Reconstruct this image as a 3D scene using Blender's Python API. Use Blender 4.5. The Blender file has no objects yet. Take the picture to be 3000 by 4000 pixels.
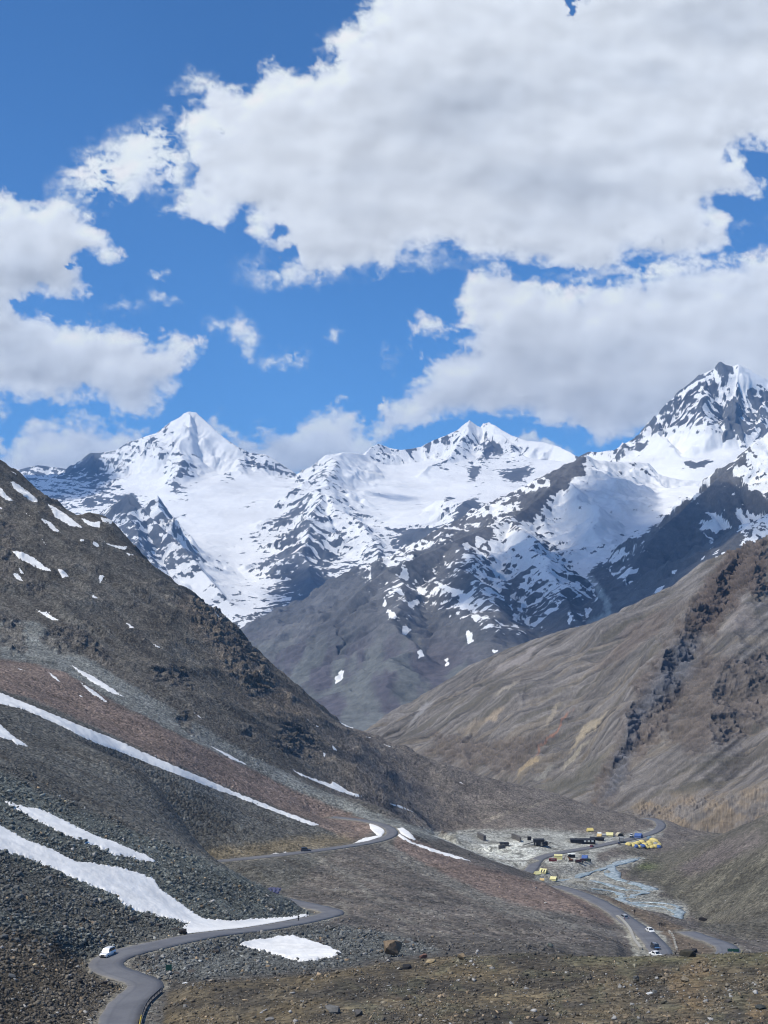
import bpy, math, random, time
import numpy as np
T0 = time.time()
sc = bpy.context.scene
C = sc.collection
rad = math.radians
f32 = np.float32

# ------------------------------------------------------------------ camera
F = 5555.0                      # focal length in units of a 3000 px wide frame
PITCH = rad(4.12)
cam_d = bpy.data.cameras.new('camera')
cam = bpy.data.objects.new('camera', cam_d)
C.objects.link(cam)
cam.location = (0, 0, 0)
cam.rotation_euler = (math.pi / 2 + PITCH, 0, 0)
cam_d.sensor_fit = 'HORIZONTAL'
cam_d.sensor_width = 36.0
cam_d.lens = 36.0 * F / 3000.0
cam_d.clip_start = 1.0
cam_d.clip_end = 200000.0
sc.camera = cam

# ------------------------------------------------------------------ light
SUN_EL, SUN_AZ = rad(56), rad(-112)      # azimuth clockwise from the view direction (+Y)
sun_dir = np.array([math.sin(SUN_AZ) * math.cos(SUN_EL), math.cos(SUN_AZ) * math.cos(SUN_EL), math.sin(SUN_EL)])
sd = bpy.data.lights.new('sun', 'SUN')
sd.energy = 4.7
sd.angle = rad(0.53)
sd.color = (1.0, 0.955, 0.87)
sun = bpy.data.objects.new('sun', sd)
C.objects.link(sun)
from mathutils import Vector, Matrix
sun.rotation_euler = Vector(-sun_dir).to_track_quat('-Z', 'Y').to_euler()
sun.location = (-300, -100, 600)
w = bpy.data.worlds.new('World')
sc.world = w
w.use_nodes = True
nt = w.node_tree
nt.nodes.clear()
o_ = nt.nodes.new('ShaderNodeOutputWorld')
b_ = nt.nodes.new('ShaderNodeBackground')
sky = nt.nodes.new('ShaderNodeTexSky')
sky.sky_type = 'NISHITA'
sky.sun_disc = False
sky.sun_elevation = SUN_EL
sky.sun_rotation = SUN_AZ
sky.altitude = 3800
sky.air_density = 1.0
sky.dust_density = 0.1
sky.ozone_density = 3.0
b_.inputs[1].default_value = 0.13
tint = nt.nodes.new('ShaderNodeVectorMath'); tint.operation = 'MULTIPLY'      # deep blue of the thin air at altitude
tint.inputs[1].default_value = (0.50, 0.93, 1.24)
nt.links.new(sky.outputs[0], tint.inputs[0])
nt.links.new(tint.outputs[0], b_.inputs[0])
nt.links.new(b_.outputs[0], o_.inputs[0])
sc.view_settings.view_transform = 'Standard'
sc.view_settings.look = 'None'
sc.view_settings.exposure = 0.0
sc.view_settings.gamma = 1.0
sc.render.use_motion_blur = False
sc.cycles.filter_width = 1.1
sc.cycles.max_bounces = 4
sc.cycles.diffuse_bounces = 2
sc.cycles.glossy_bounces = 2
sc.cycles.volume_bounces = 0
sc.cycles.transparent_max_bounces = 12
sc.cycles.use_denoising = True
try:
    sc.cycles.denoising_prefilter = 'ACCURATE'
except Exception:
    pass

# ------------------------------------------------------------------ maths helpers
cp, sp_ = math.cos(PITCH), math.sin(PITCH)

def W(px, py, D):
    """world point seen at photo position px,py (3000x4000 frame) at forward distance D"""
    a, b = (px - 1500.0) / F, (2000.0 - py) / F
    ry = cp - b * sp_
    k = D / ry
    return np.array([a * k, D, (sp_ + b * cp) * k])

def qof(py):
    b = (2000.0 - py) / F
    return (sp_ + b * cp) / (cp - b * sp_)

def sof(px, py):
    a, b = (px - 1500.0) / F, (2000.0 - py) / F
    return a / (cp - b * sp_)

def proj(x, y, z):
    d = y * cp + z * sp_
    return 1500.0 + F * x / d, 2000.0 - F * (-y * sp_ + z * cp) / d

from concurrent.futures import ThreadPoolExecutor
u32 = np.uint32
POOL = ThreadPoolExecutor(4)
def par(fn, *A, nb=48):
    """run an elementwise function of equal-shaped arrays over blocks of rows on all cores"""
    sp = [np.array_split(a, nb) for a in A]
    out = list(POOL.map(lambda i: fn(*[s_[i] for s_ in sp]), range(nb)))
    if isinstance(out[0], tuple):
        return tuple(np.concatenate([o[k] for o in out]) for k in range(len(out[0])))
    return np.concatenate(out)

def _h(ix, iy, seed):
    n = ix * u32(374761393) + iy * u32(668265263) + u32((seed * 974634777) & 0xffffffff)
    n ^= n >> u32(13); n *= u32(1274126177)
    n ^= n >> u32(16); n *= u32(2246822519)
    return n ^ (n >> u32(15))

GA = np.array([(math.cos(a), math.sin(a)) for a in np.linspace(0, 2 * math.pi, 64, endpoint=False)], f32) * 1.5

def pn(x, y, seed=0):
    fx, fy = np.floor(x), np.floor(y)
    ix, iy = fx.astype(np.int32).astype(u32), fy.astype(np.int32).astype(u32)
    x = (x - fx).astype(f32); y = (y - fy).astype(f32)
    u = x * x * x * (x * (x * 6 - 15) + 10)
    v = y * y * y * (y * (y * 6 - 15) + 10)
    def g(dx, dy):
        gr = GA[_h(ix + u32(dx), iy + u32(dy), seed) & u32(63)]
        return gr[..., 0] * (x - dx) + gr[..., 1] * (y - dy)
    a = g(0, 0); b = g(1, 0)
    top = a + u * (b - a)
    a = g(0, 1); b = g(1, 1)
    return top + v * (a + u * (b - a) - top)

np.seterr(over='ignore')
def fbm(x, y, seed=0, oct=5, gain=0.5, lac=2.03):
    s = 0; a = 1.0; t = 0
    for i in range(oct):
        s = s + a * pn(x, y, seed + i * 17)
        t += a; a *= gain; x = x * lac + 13.7; y = y * lac - 7.1
    return s / t * 1.4

def ridged(x, y, seed=0, oct=5, gain=0.5, lac=2.07):
    s = 0; a = 1.0; t = 0; w_ = 1.0
    for i in range(oct):
        n = 1.0 - np.abs(pn(x, y, seed + i * 31)) * 1.6
        n = np.clip(n, 0, 1) ** 2 * w_
        w_ = np.clip(n * 1.8, 0, 1)
        s = s + a * n
        t += a; a *= gain; x = x * lac + 5.3; y = y * lac + 9.1
    return s / t

def grit(X, Y, Z, s, seed):
    """stony speckle whose grain grows with the distance from the valley mouth"""
    L = np.log(Y); u = X / Y * s; v = (L * .22 + Z / Y) * s
    n = .6 * pn(u, v * 1.2, seed) + .5 * pn(u * 2.1 + 3, v * 2.5, seed + 1) + .35 * np.maximum(0, pn(u * .9, v, seed + 2)) * pn(u * 3.1, v * 3.3, seed + 3) * 2
    return n

def sstep(a, b, x):
    t = np.clip((x - a) / (b - a), 0, 1)
    return t * t * (3 - 2 * t)

def seg_dist(x, y, P, extra=None):
    """nearest distance to polyline P (n,>=2); returns d, arc length, interpolated remaining columns, side"""
    P = np.asarray(P, float)
    best = np.full(x.shape, 1e18); arc = np.zeros(x.shape); val = [np.zeros(x.shape) for _ in range(P.shape[1] - 2)]
    side = np.zeros(x.shape); L = 0.0
    for i in range(len(P) - 1):
        ax, ay, bx, by = P[i, 0], P[i, 1], P[i + 1, 0], P[i + 1, 1]
        dx, dy = bx - ax, by - ay
        l2 = dx * dx + dy * dy + 1e-9
        t = np.clip(((x - ax) * dx + (y - ay) * dy) / l2, 0, 1)
        ex, ey = x - ax - t * dx, y - ay - t * dy
        d = ex * ex + ey * ey
        m = d < best
        best = np.where(m, d, best)
        l = math.sqrt(l2)
        arc = np.where(m, L + t * l, arc)
        side = np.where(m, np.sign(dx * ey - dy * ex), side)
        for k in range(len(val)):
            val[k] = np.where(m, P[i, k + 2] + t * (P[i + 1, k + 2] - P[i, k + 2]), val[k])
        L += l
    return np.sqrt(best), arc, val, side

def poly_sd(x, y, P, pad=60.0):
    """signed distance, + inside, -pad elsewhere"""
    P = np.asarray(P, float)
    out = np.full(x.shape, -pad, f32)
    m = (x > P[:, 0].min() - pad) & (x < P[:, 0].max() + pad) & (y > P[:, 1].min() - pad) & (y < P[:, 1].max() + pad)
    if not m.any():
        return out
    X, Y = x[m], y[m]
    inside = np.zeros(X.shape, bool)
    best = np.full(X.shape, 1e18)
    n = len(P)
    for i in range(n):
        ax, ay = P[i]; bx, by = P[(i + 1) % n]
        dx, dy = bx - ax, by - ay
        t = np.clip(((X - ax) * dx + (Y - ay) * dy) / (dx * dx + dy * dy + 1e-9), 0, 1)
        best = np.minimum(best, (X - ax - t * dx) ** 2 + (Y - ay - t * dy) ** 2)
        c = ((ay > Y) != (by > Y)) & (X < (bx - ax) * (Y - ay) / (by - ay + 1e-12) + ax)
        inside ^= c
    d = np.sqrt(best)
    out[m] = np.maximum(np.where(inside, d, -d), -pad)
    return out

def chaikin(P, n=2):
    P = np.asarray(P, float)
    for _ in range(n):
        Q = [P[0]]
        for a, b in zip(P[:-1], P[1:]):
            Q += [a * .75 + b * .25, a * .25 + b * .75]
        Q.append(P[-1])
        P = np.array(Q)
    return P

def tps_fit(pts, vals, reg=1e-4):
    pts = np.asarray(pts, float); n = len(pts)
    r2 = ((pts[:, None] - pts[None]) ** 2).sum(-1)
    K = np.sqrt(r2 + 1e-4) ** 1.5 * 1.0
    # polyharmonic r^1.5: between a tent and a thin plate, little overshoot at folds
    A = np.zeros((n + 3, n + 3))
    A[:n, :n] = K + np.eye(n) * reg
    A[:n, n] = 1; A[:n, n + 1:] = pts; A[n, :n] = 1; A[n + 1:, :n] = pts.T
    b = np.zeros(n + 3); b[:n] = vals
    return pts, np.linalg.lstsq(A, b, rcond=None)[0]

def tps_eval(model, x, y):
    pts, c = model
    out = c[-3] + c[-2] * x + c[-1] * y
    for i, (a, b) in enumerate(pts):
        out = out + c[i] * np.sqrt((x - a) ** 2 + (y - b) ** 2 + 1e-4) ** 1.5
    return out

# ------------------------------------------------------------------ blender helpers
def grid_mesh(name, X, Y, Z, mat, attrs=None, cols=None, smooth=True):
    R, K = X.shape
    me = bpy.data.meshes.new(name)
    n = R * K
    co = np.stack([X, Y, Z], -1).reshape(-1).astype(f32)
    me.vertices.add(n)
    me.vertices.foreach_set('co', co)
    i = np.arange(n).reshape(R, K)
    q = np.stack([i[:-1, :-1], i[:-1, 1:], i[1:, 1:], i[1:, :-1]], -1).reshape(-1, 4)
    nf = len(q)
    me.loops.add(nf * 4)
    me.loops.foreach_set('vertex_index', q.reshape(-1).astype(np.int32))
    me.polygons.add(nf)
    me.polygons.foreach_set('loop_start', np.arange(0, nf * 4, 4, dtype=np.int32))
    me.polygons.foreach_set('use_smooth', np.full(nf, smooth))
    me.update(calc_edges=True)
    for k, v in (attrs or {}).items():
        a = me.attributes.new(k, 'FLOAT', 'POINT')
        a.data.foreach_set('value', np.ascontiguousarray(v.reshape(-1), f32))
    for k, v in (cols or {}).items():
        a = me.attributes.new(k, 'FLOAT_COLOR', 'POINT')
        c = np.ones((n, 4), f32); c[:, :3] = v.reshape(-1, 3)
        a.data.foreach_set('color', c.reshape(-1))
    me.materials.append(mat)
    ob = bpy.data.objects.new(name, me)
    C.objects.link(ob)
    return ob

class NT:
    def __init__(s, name):
        s.m = bpy.data.materials.new(name); s.m.use_nodes = True
        s.t = s.m.node_tree; s.t.nodes.clear()
        s.out = s.t.nodes.new('ShaderNodeOutputMaterial')
    def n(s, typ, **kw):
        x = s.t.nodes.new('ShaderNode' + typ)
        for k, v in kw.items():
            if k.startswith('i_'):
                key = k[2:]
                x.inputs[int(key) if key.isdigit() else key].default_value = v
            else:
                setattr(x, k, v)
        return x
    def l(s, a, b): s.t.links.new(a, b)
    def math(s, op, a, b=None, c=None, clamp=False):
        x = s.t.nodes.new('ShaderNodeMath'); x.operation = op; x.use_clamp = clamp
        for i, v in enumerate((a, b, c)):
            if v is None: continue
            if isinstance(v, (int, float)): x.inputs[i].default_value = v
            else: s.l(v, x.inputs[i])
        return x.outputs[0]
    def ramp(s, v, a, b, lo=0.0, hi=1.0, smooth=True):
        x = s.t.nodes.new('ShaderNodeMapRange'); x.clamp = True
        if smooth: x.interpolation_type = 'SMOOTHSTEP'
        s.l(v, x.inputs[0]); x.inputs[1].default_value = a; x.inputs[2].default_value = b
        x.inputs[3].default_value = lo; x.inputs[4].default_value = hi
        return x.outputs[0]
    def mix(s, f, a, b, blend='MIX'):
        x = s.t.nodes.new('ShaderNodeMix'); x.data_type = 'RGBA'; x.blend_type = blend
        for sock, v in ((x.inputs[0], f), (x.inputs[6], a), (x.inputs[7], b)):
            if isinstance(v, (int, float)): sock.default_value = v
            elif isinstance(v, tuple): sock.default_value = v if len(v) == 4 else v + (1,)
            else: s.l(v, sock)
        return x.outputs[2]
    def noise(s, vec, scale, detail=4, rough=0.55, dist=0.0, out=0):
        x = s.n('TexNoise'); x.inputs['Scale'].default_value = scale; x.inputs['Detail'].default_value = detail
        x.inputs['Roughness'].default_value = rough; x.inputs['Distortion'].default_value = dist
        s.l(vec, x.inputs['Vector']); return x.outputs[out]
    def attr(s, name, out='Fac'):
        x = s.n('Attribute'); x.attribute_name = name; return x.outputs[out]

def tag(o, label=None, cat=None, group=None, kind=None):
    if label: o['label'] = label
    if cat: o['category'] = cat
    if group: o['group'] = group
    if kind: o['kind'] = kind
    return o
# ------------------------------------------------------------------ materials of the terrain
def snow_bsdf(N, nrm, dirt):
    s = N.n('BsdfPrincipled'); s.inputs['Roughness'].default_value = 0.7
    s.inputs['Specular IOR Level'].default_value = 0.25
    N.l(dirt, s.inputs['Base Color'])
    if nrm is not None: N.l(nrm, s.inputs['Normal'])
    return s

def terrain_mat(name, grain, coarse, bump_d, snow_soft, snow_noise, cell=True, contrast=1.0, snow_col=(0.88, 0.875, 0.85)):
    """colour and snow cover come from the mesh; grain (m) is the size of the stones, coarse (m) of the patches"""
    N = NT(name)
    geo = N.n('NewGeometry'); pos = geo.outputs['Position']
    col = N.attr('Col', 'Color'); cov = N.attr('snow')
    n1 = N.noise(pos, 1.0 / coarse, 6, 0.6)
    n2 = N.noise(pos, 1.0 / (grain * 3.0), 5, 0.65)
    v = N.n('TexVoronoi'); v.feature = 'F1'; v.inputs['Scale'].default_value = 1.0 / grain
    N.l(pos, v.inputs['Vector'])
    sep = N.n('SeparateColor'); N.l(v.outputs['Color'], sep.inputs[0])
    b1 = N.ramp(n1, 0.25, 0.75, 1 - 0.35 * contrast, 1 + 0.35 * contrast, False)
    b2 = N.ramp(n2, 0.3, 0.7, 1 - 0.35 * contrast, 1 + 0.35 * contrast, False)
    cellb = N.ramp(sep.outputs[0], 0, 1, 0.55, 1.5, False)
    f = N.math('MULTIPLY', b1, b2)
    if cell:
        f = N.math('MULTIPLY', f, cellb)
    vm = N.n('VectorMath', operation='SCALE'); N.l(col, vm.inputs[0]); N.l(f, vm.inputs['Scale'])
    rock = vm.outputs[0]
    # height for the bump
    hn = N.math('MULTIPLY', n2, 1.4)
    if cell:
        hn = N.math('SUBTRACT', hn, N.math('MULTIPLY', v.outputs['Distance'], 0.55))
        hn = N.math('ADD', hn, N.math('MULTIPLY', sep.outputs[1], 0.3))
    bp = N.n('Bump'); bp.inputs['Strength'].default_value = 1.0; bp.inputs['Distance'].default_value = bump_d
    N.l(hn, bp.inputs['Height'])
    r = N.n('BsdfPrincipled'); r.inputs['Roughness'].default_value = 0.9; r.inputs['Specular IOR Level'].default_value = 0.2
    N.l(rock, r.inputs['Base Color']); N.l(bp.outputs[0], r.inputs['Normal'])
    # snow
    n3 = N.noise(pos, 1.0 / snow_noise, 7, 0.68)
    m = N.math('ADD', cov, N.math('MULTIPLY', N.math('SUBTRACT', n3, 0.5), 0.55))
    mask = N.ramp(m, 0.5 - snow_soft, 0.5 + snow_soft)
    n4 = N.noise(pos, 1.0 / (snow_noise * 3), 5, 0.6)
    dirt = N.mix(N.ramp(n4, 0.35, 0.75), snow_col, tuple(c * 0.86 for c in snow_col))
    sb = N.n('Bump'); sb.inputs['Strength'].default_value = 0.5; sb.inputs['Distance'].default_value = bump_d * 0.6
    N.l(n3, sb.inputs['Height'])
    s = snow_bsdf(N, sb.outputs[0], dirt)
    mx = N.n('MixShader'); N.l(mask, mx.inputs[0]); N.l(r.outputs[0], mx.inputs[1]); N.l(s.outputs[0], mx.inputs[2])
    N.l(mx.outputs[0], N.out.inputs['Surface'])
    return N.m

M_FAR = terrain_mat('snowy_rock_far', 26.0, 400.0, 11.0, 0.035, 90.0, cell=False, contrast=0.8)
M_MID = terrain_mat('snowy_rock_middle', 10.0, 200.0, 4.5, 0.03, 45.0, cell=False, contrast=0.8)
M_SLOPE = terrain_mat('bare_rock_slope', 1.4, 160.0, 1.0, 0.03, 20.0, cell=False, contrast=0.45)
M_NEAR = terrain_mat('scree_ground', 1.1, 22.0, 0.75, 0.05, 3.0, contrast=0.8, snow_col=(0.82, 0.81, 0.775))

# ------------------------------------------------------------------ ridge-built mountains
def ridge_field(X, Y, ridges, wob, seed, lam):
    """height = highest of all the ridges' flanks; flanks carry gullies that run downhill"""
    wx = X + wob * fbm(X / (wob * 4), Y / (wob * 4), seed, 4)
    wy = Y + wob * fbm(X / (wob * 4) + 50, Y / (wob * 4) + 9, seed + 5, 4)
    H = np.full(X.shape, -1e9); DD = np.zeros(X.shape); AA = np.zeros(X.shape)
    for j, (pts, k, pw, ga) in enumerate(ridges):
        P = np.array([W(*p) for p in pts])
        # exact distance decides close to the crest, the warped one further down
        d0, a0, (z0,), s0 = seg_dist(X, Y, P)
        d1, a1, (z1,), s1 = seg_dist(wx, wy, P)
        t = sstep(0, wob * 2.5, d0)
        if len(P) < 12: t = 1.0          # side spurs wander, only the skyline crests are held exactly
        d = d0 + (d1 - d0) * t; z = z0 + (z1 - z0) * t; a = a0 + (a1 - a0) * t
        base = z - k * (d ** pw) * (400 ** (1 - pw))
        g = ridged(a / lam + j * 3.1 + d / (lam * 5), d / (lam * 5.0), seed + 40 + j, 4, 0.55) - 0.45
        base = base + ga * g * sstep(0, lam * 1.2, d) * lam * 0.55
        m = base > H
        DD = np.where(m, d, DD); AA = np.where(m, a + 7777.0 * j, AA)
        H = np.maximum(H, base)
    return H, DD, AA

def blur(A, n):
    for ax in (0, 1):
        P = np.concatenate([np.repeat(np.take(A, [0], ax), n + 1, ax), A, np.repeat(np.take(A, [-1], ax), n, ax)], ax)
        c = np.cumsum(P, ax); L = A.shape[ax]
        A = (np.take(c, range(2 * n + 1, 2 * n + 1 + L), ax) - np.take(c, range(0, L), ax)) / (2 * n + 1)
    return A

def push(X, Y, Z, d):
    """move the surface along its own (smoothed) normal"""
    nx, ny, nz = slope_of(blur(X, 3), blur(Y, 3), blur(Z, 3))
    s_ = np.sign(nz)
    return X + nx * s_ * d, Y + ny * s_ * d, Z + nz * s_ * d

def rib_noise(AA, DD, X, Y, Z, lam):
    """rock ribs that run down the flanks, and ledges that follow the strata"""
    rib = fbm(AA / lam + .15 * fbm(X / lam / 2, Y / lam / 2, 3, 3), DD / (lam * 6), 71, 5, .6)
    led = fbm(X / (lam * 3.2) + Z / (lam * 6), (Z + .22 * X) / (lam * .55), 72, 5, .6)
    iso = fbm(X / (lam * .8), (Y * .5 + Z) / (lam * .8), 73, 5, .62)
    return rib, led, iso

def polar(px0, px1, dpx, D0, D1, rows):
    px = np.arange(px0, px1 + 1, dpx)
    s = (px - 1500.0) / F / cp
    t = np.linspace(math.log(D0), math.log(D1), rows)
    D = np.exp(t)[:, None]
    return np.broadcast_to(s[None], (rows, len(px))), np.broadcast_to(D, (rows, len(px))).copy()

def slope_of(X, Y, Z):
    """per-vertex normal"""
    ux, uy, uz = (np.gradient(A, axis=1) for A in (X, Y, Z))
    vx, vy, vz = (np.gradient(A, axis=0) for A in (X, Y, Z))
    nx = uy * vz - uz * vy; ny = uz * vx - ux * vz; nz = ux * vy - uy * vx
    l = np.sqrt(nx * nx + ny * ny + nz * nz) + 1e-9
    return nx / l, ny / l, nz / l

def cov_field(px, py, pts):
    """inverse-distance field of painted values"""
    num = 0; den = 0
    for (a, b, v) in pts:
        w_ = 1.0 / (((px - a) ** 2 + (py - b) ** 2) + 400.0) ** 1.6
        num = num + w_ * v; den = den + w_
    return num / den

def blobs(px, py, lst):
    out = np.zeros(px.shape)
    for (a, b, rx, ry, ang, v) in lst:
        c, s = math.cos(rad(ang)), math.sin(rad(ang))
        dx, dy = px - a, py - b
        u = (dx * c + dy * s) / rx; w_ = (-dx * s + dy * c) / ry
        g = np.exp(-(u * u + w_ * w_))
        out = np.where(np.abs(v) * g > np.abs(out), v * g, out)
    return out

def make_far():
    S, D = polar(-350, 3350, 3.5, 7600, 15000, 760)
    X, Y = S * D, D
    R = []
    # left pyramid
    R.append(([(-300, 1800, 13000), (-60, 1825, 13000), (81, 1832, 13000), (150, 1815, 12900), (205, 1822, 12900), (258, 1830, 12800), (310, 1805, 12600), (345, 1772, 12400), (357, 1768, 12300), (400, 1766, 12300),
               (452, 1757, 12250), (500, 1728, 12200), (551, 1710, 12150), (610, 1690, 12100), (665, 1648, 12050), (700, 1630, 12000), (728, 1612, 12000), (741, 1607, 12000), (768, 1612, 12000),
               (800, 1642, 11950), (832, 1671, 11900), (880, 1712, 11850), (930, 1745, 11800), (976, 1768, 11800), (1040, 1775, 11800), (1100, 1812, 11800), (1157, 1850, 11800)], 0.85, 0.92, 1.0))
    R.append(([(741, 1609, 12000), (722, 1700, 11700), (700, 1790, 11350), (690, 1880, 11000), (730, 1960, 10700)], 0.9, 0.95, 0.8))
    R.append(([(551, 1712, 12150), (560, 1800, 11700), (540, 1860, 11450)], 0.9, 0.95, 0.8))
    R.append(([(357, 1768, 12300), (350, 1850, 11900), (300, 1930, 11400), (250, 2020, 11000)], 0.9, 0.95, 1.2))
    R.append(([(452, 1757, 12250), (455, 1850, 11800), (450, 1910, 11500)], 1.0, 0.95, 1.0))
    R.append(([(976, 1771, 11800), (930, 1840, 11400), (960, 1880, 11250)], 0.9, 1.0, 0.6))
    # small dark peaks in front of it
    R.append(([(330, 2060, 9000), (393, 2001, 8900), (450, 1965, 8800), (511, 1930, 8700), (545, 1970, 8650), (579, 2012, 8600), (640, 2070, 8500), (687, 2105, 8450), (760, 2191, 8300), (787, 2229, 8250), (859, 2315, 8100), (931, 2424, 8000)], 0.9, 0.95, 1.2))
    R.append(([(511, 1932, 8700), (520, 2040, 8400), (560, 2130, 8200)], 0.9, 0.95, 1.2))
    R.append(([(560, 1965, 9400), (600, 1942, 9300), (619, 1933, 9250), (640, 1975, 9200), (660, 2020, 9150), (720, 2090, 9000)], 0.9, 0.95, 1.0))
    # middle massif
    R.append(([(1157, 1852, 11800), (1200, 1842, 11700), (1235, 1806, 11600), (1275, 1775, 11500), (1330, 1766, 11500), (1390, 1770, 11700), (1425, 1775, 12000), (1450, 1745, 12200), (1478, 1733, 12300), (1515, 1745, 12400), (1570, 1757, 12400), (1640, 1745, 12500), (1690, 1720, 12500),
               (1740, 1700, 12500), (1790, 1675, 12500), (1815, 1652, 12500), (1835, 1640, 12500), (1862, 1660, 12500), (1884, 1668, 12500), (1895, 1652, 12500), (1908, 1648, 12500), (1935, 1662, 12400), (2000, 1700, 12300),
               (2060, 1722, 12200), (2110, 1724, 12100), (2170, 1738, 12000), (2230, 1768, 11800), (2290, 1800, 11600), (2420, 1850, 11500)], 0.8, 0.92, 0.9))
    R.append(([(1835, 1640, 12500), (1800, 1730, 12100), (1720, 1820, 11700), (1650, 1850, 11500)], 0.9, 0.95, 0.9))
    R.append(([(1908, 1650, 12500), (1920, 1740, 12150), (1900, 1830, 11700), (1860, 1860, 11500)], 1.0, 0.95, 1.0))
    R.append(([(1935, 1662, 12400), (2030, 1780, 11900), (2060, 1860, 11500)], 0.9, 0.95, 1.0))
    # rocky spur running down into the valley
    R.append(([(1330, 1766, 11500), (1290, 1840, 10900), (1262, 1880, 10400), (1248, 1915, 10000), (1235, 1990, 9500), (1190, 2080, 9100), (1175, 2160, 8800), (1230, 2260, 8450), (1320, 2360, 8000), (1380, 2470, 7700)], 0.62, 0.95, 1.0))
    R.append(([(1248, 1917, 10000), (1330, 1990, 9600), (1420, 2080, 9200), (1480, 2170, 8900), (1560, 2260, 8500)], 0.6, 0.95, 1.0))
    R.append(([(1640, 2065, 9300), (1660, 2055, 9300), (1690, 2075, 9200), (1740, 2150, 8900)], 0.8, 1.1, 0.3))
    R.append(([(1700, 1960, 9900), (1780, 1950, 9900), (1830, 1960, 9800), (1850, 2040, 9400), (1900, 2130, 8900)], 0.6, 1.0, 0.7))
    # high peak on the right
    R.append(([(2262, 1782, 9600), (2300, 1764, 9600), (2340, 1766, 9550), (2400, 1756, 9500), (2450, 1728, 9500), (2495, 1697, 9450), (2530, 1650, 9400), (2565, 1622, 9400), (2600, 1575, 9400), (2640, 1548, 9400), (2670, 1515, 9400), (2700, 1500, 9400),
               (2740, 1462, 9400), (2785, 1440, 9400), (2805, 1415, 9400), (2816, 1411, 9400), (2835, 1424, 9400), (2862, 1428, 9400), (2885, 1420, 9400), (2920, 1440, 9400), (2960, 1462, 9400), (3000, 1488, 9400), (3120, 1560, 9400), (3350, 1700, 9400)], 0.95, 0.95, 1.1))
    R.append(([(2885, 1422, 9400), (2870, 1500, 9200), (2850, 1600, 9000), (2830, 1690, 8850)], 1.1, 0.95, 1.0))
    R.append(([(2740, 1462, 9400), (2740, 1540, 9150), (2760, 1620, 8950)], 1.1, 0.95, 1.0))
    R.append(([(2990, 1485, 9400), (2990, 1560, 9200), (2930, 1680, 8900)], 1.1, 0.95, 1.0))
    R.append(([(2565, 1622, 9400), (2570, 1700, 9100), (2640, 1760, 8800)], 1.0, 0.95, 0.8))
    R.append(([(2450, 1728, 9500), (2520, 1790, 9000), (2560, 1850, 8700)], 0.9, 0.95, 0.6))
    H, DD, AA = par(lambda x, y: ridge_field(x, y, R, 90.0, 3, 260.0), X, Y)
    crestpx, crestY = [-350, 81, 345, 741, 1157, 1330, 1480, 1835, 2000, 2290, 2400, 3400], [13000, 13000, 12300, 12000, 11800, 11500, 12300, 12500, 12300, 11600, 9500, 9400]
    # floor of the snow bowls: a surface through points read off the photograph
    fl = [(-300, 2100, 10500), (250, 2050, 10400), (600, 1880, 11300), (850, 1900, 10900), (1000, 1900, 11000), (1130, 1920, 10700), (900, 2050, 9900), (1000, 2150, 9300), (900, 2250, 8800), (1050, 2330, 8300), (1000, 2430, 7800), (1150, 2480, 7600),
          (550, 2150, 8600), (700, 2350, 8000), (100, 2200, 8800), (1350, 1900, 11200), (1500, 1880, 11400), (1700, 1890, 11200), (1900, 1890, 11000), (2100, 1900, 10800), (1500, 1960, 10600), (1700, 2020, 9800), (1500, 2050, 9700), (1850, 2100, 9200), (1650, 2180, 8800), (2000, 2050, 9600),
          (1400, 2400, 7800), (1700, 2300, 8100), (2100, 2200, 8300), (2400, 2050, 8300), (2300, 1850, 9000), (2500, 1850, 8700), (2650, 1790, 8800), (2780, 1750, 8900), (2850, 1760, 8800), (2700, 1850, 8300), (2900, 1800, 8500), (3300, 1800, 8600), (3000, 2000, 8000)]
    P = np.array([W(*p) for p in fl])
    mdl = tps_fit(np.stack([P[:, 0] / 1000, P[:, 1] / 1000], -1), P[:, 2], 1e-3)
    Fz = tps_eval(mdl, X / 1000, Y / 1000)
    Fz = Fz + 22 * fbm(X / 500, Y / 500, 77, 5)
    Fz = Fz - 0.75 * np.maximum(0, Y - np.interp(S * cp * F + 1500, crestpx, crestY) + 350)
    kk = 60.0
    dlt = H - Fz
    Z = np.where(dlt > 0, H, Fz) + kk * np.log1p(np.exp(-np.abs(dlt) / kk)) * 0.6
    rk = sstep(-60, 160, dlt)
    crest = sstep(0, 200, DD)
    g2 = ridged(AA / 85.0, DD / 420.0, 29, 4, .55) - .45
    Z = Z + (rk * crest) * 80 * (ridged(X / 420, Y / 420, 9, 4, .45) - 0.5) + rk * 30 * g2 * sstep(20, 160, DD)
    X, Y, Z = push(X, Y, Z, (0.12 + rk) * 15 * fbm(X / 110, (Y + Z) / 110, 19, 5, .52) * (0.3 + 0.7 * crest) + rk * crest * 12 * (ridged((X + .5 * Z) / 130, (Z * 1.3 + .4 * Y) / 130, 18, 4, .5) - .4))
    cvx = np.tanh((Z - blur(Z, 5)) / 9.0)
    px, py = proj(X, Y, Z)
    nx, ny, nz = slope_of(X, Y, Z)
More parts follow.
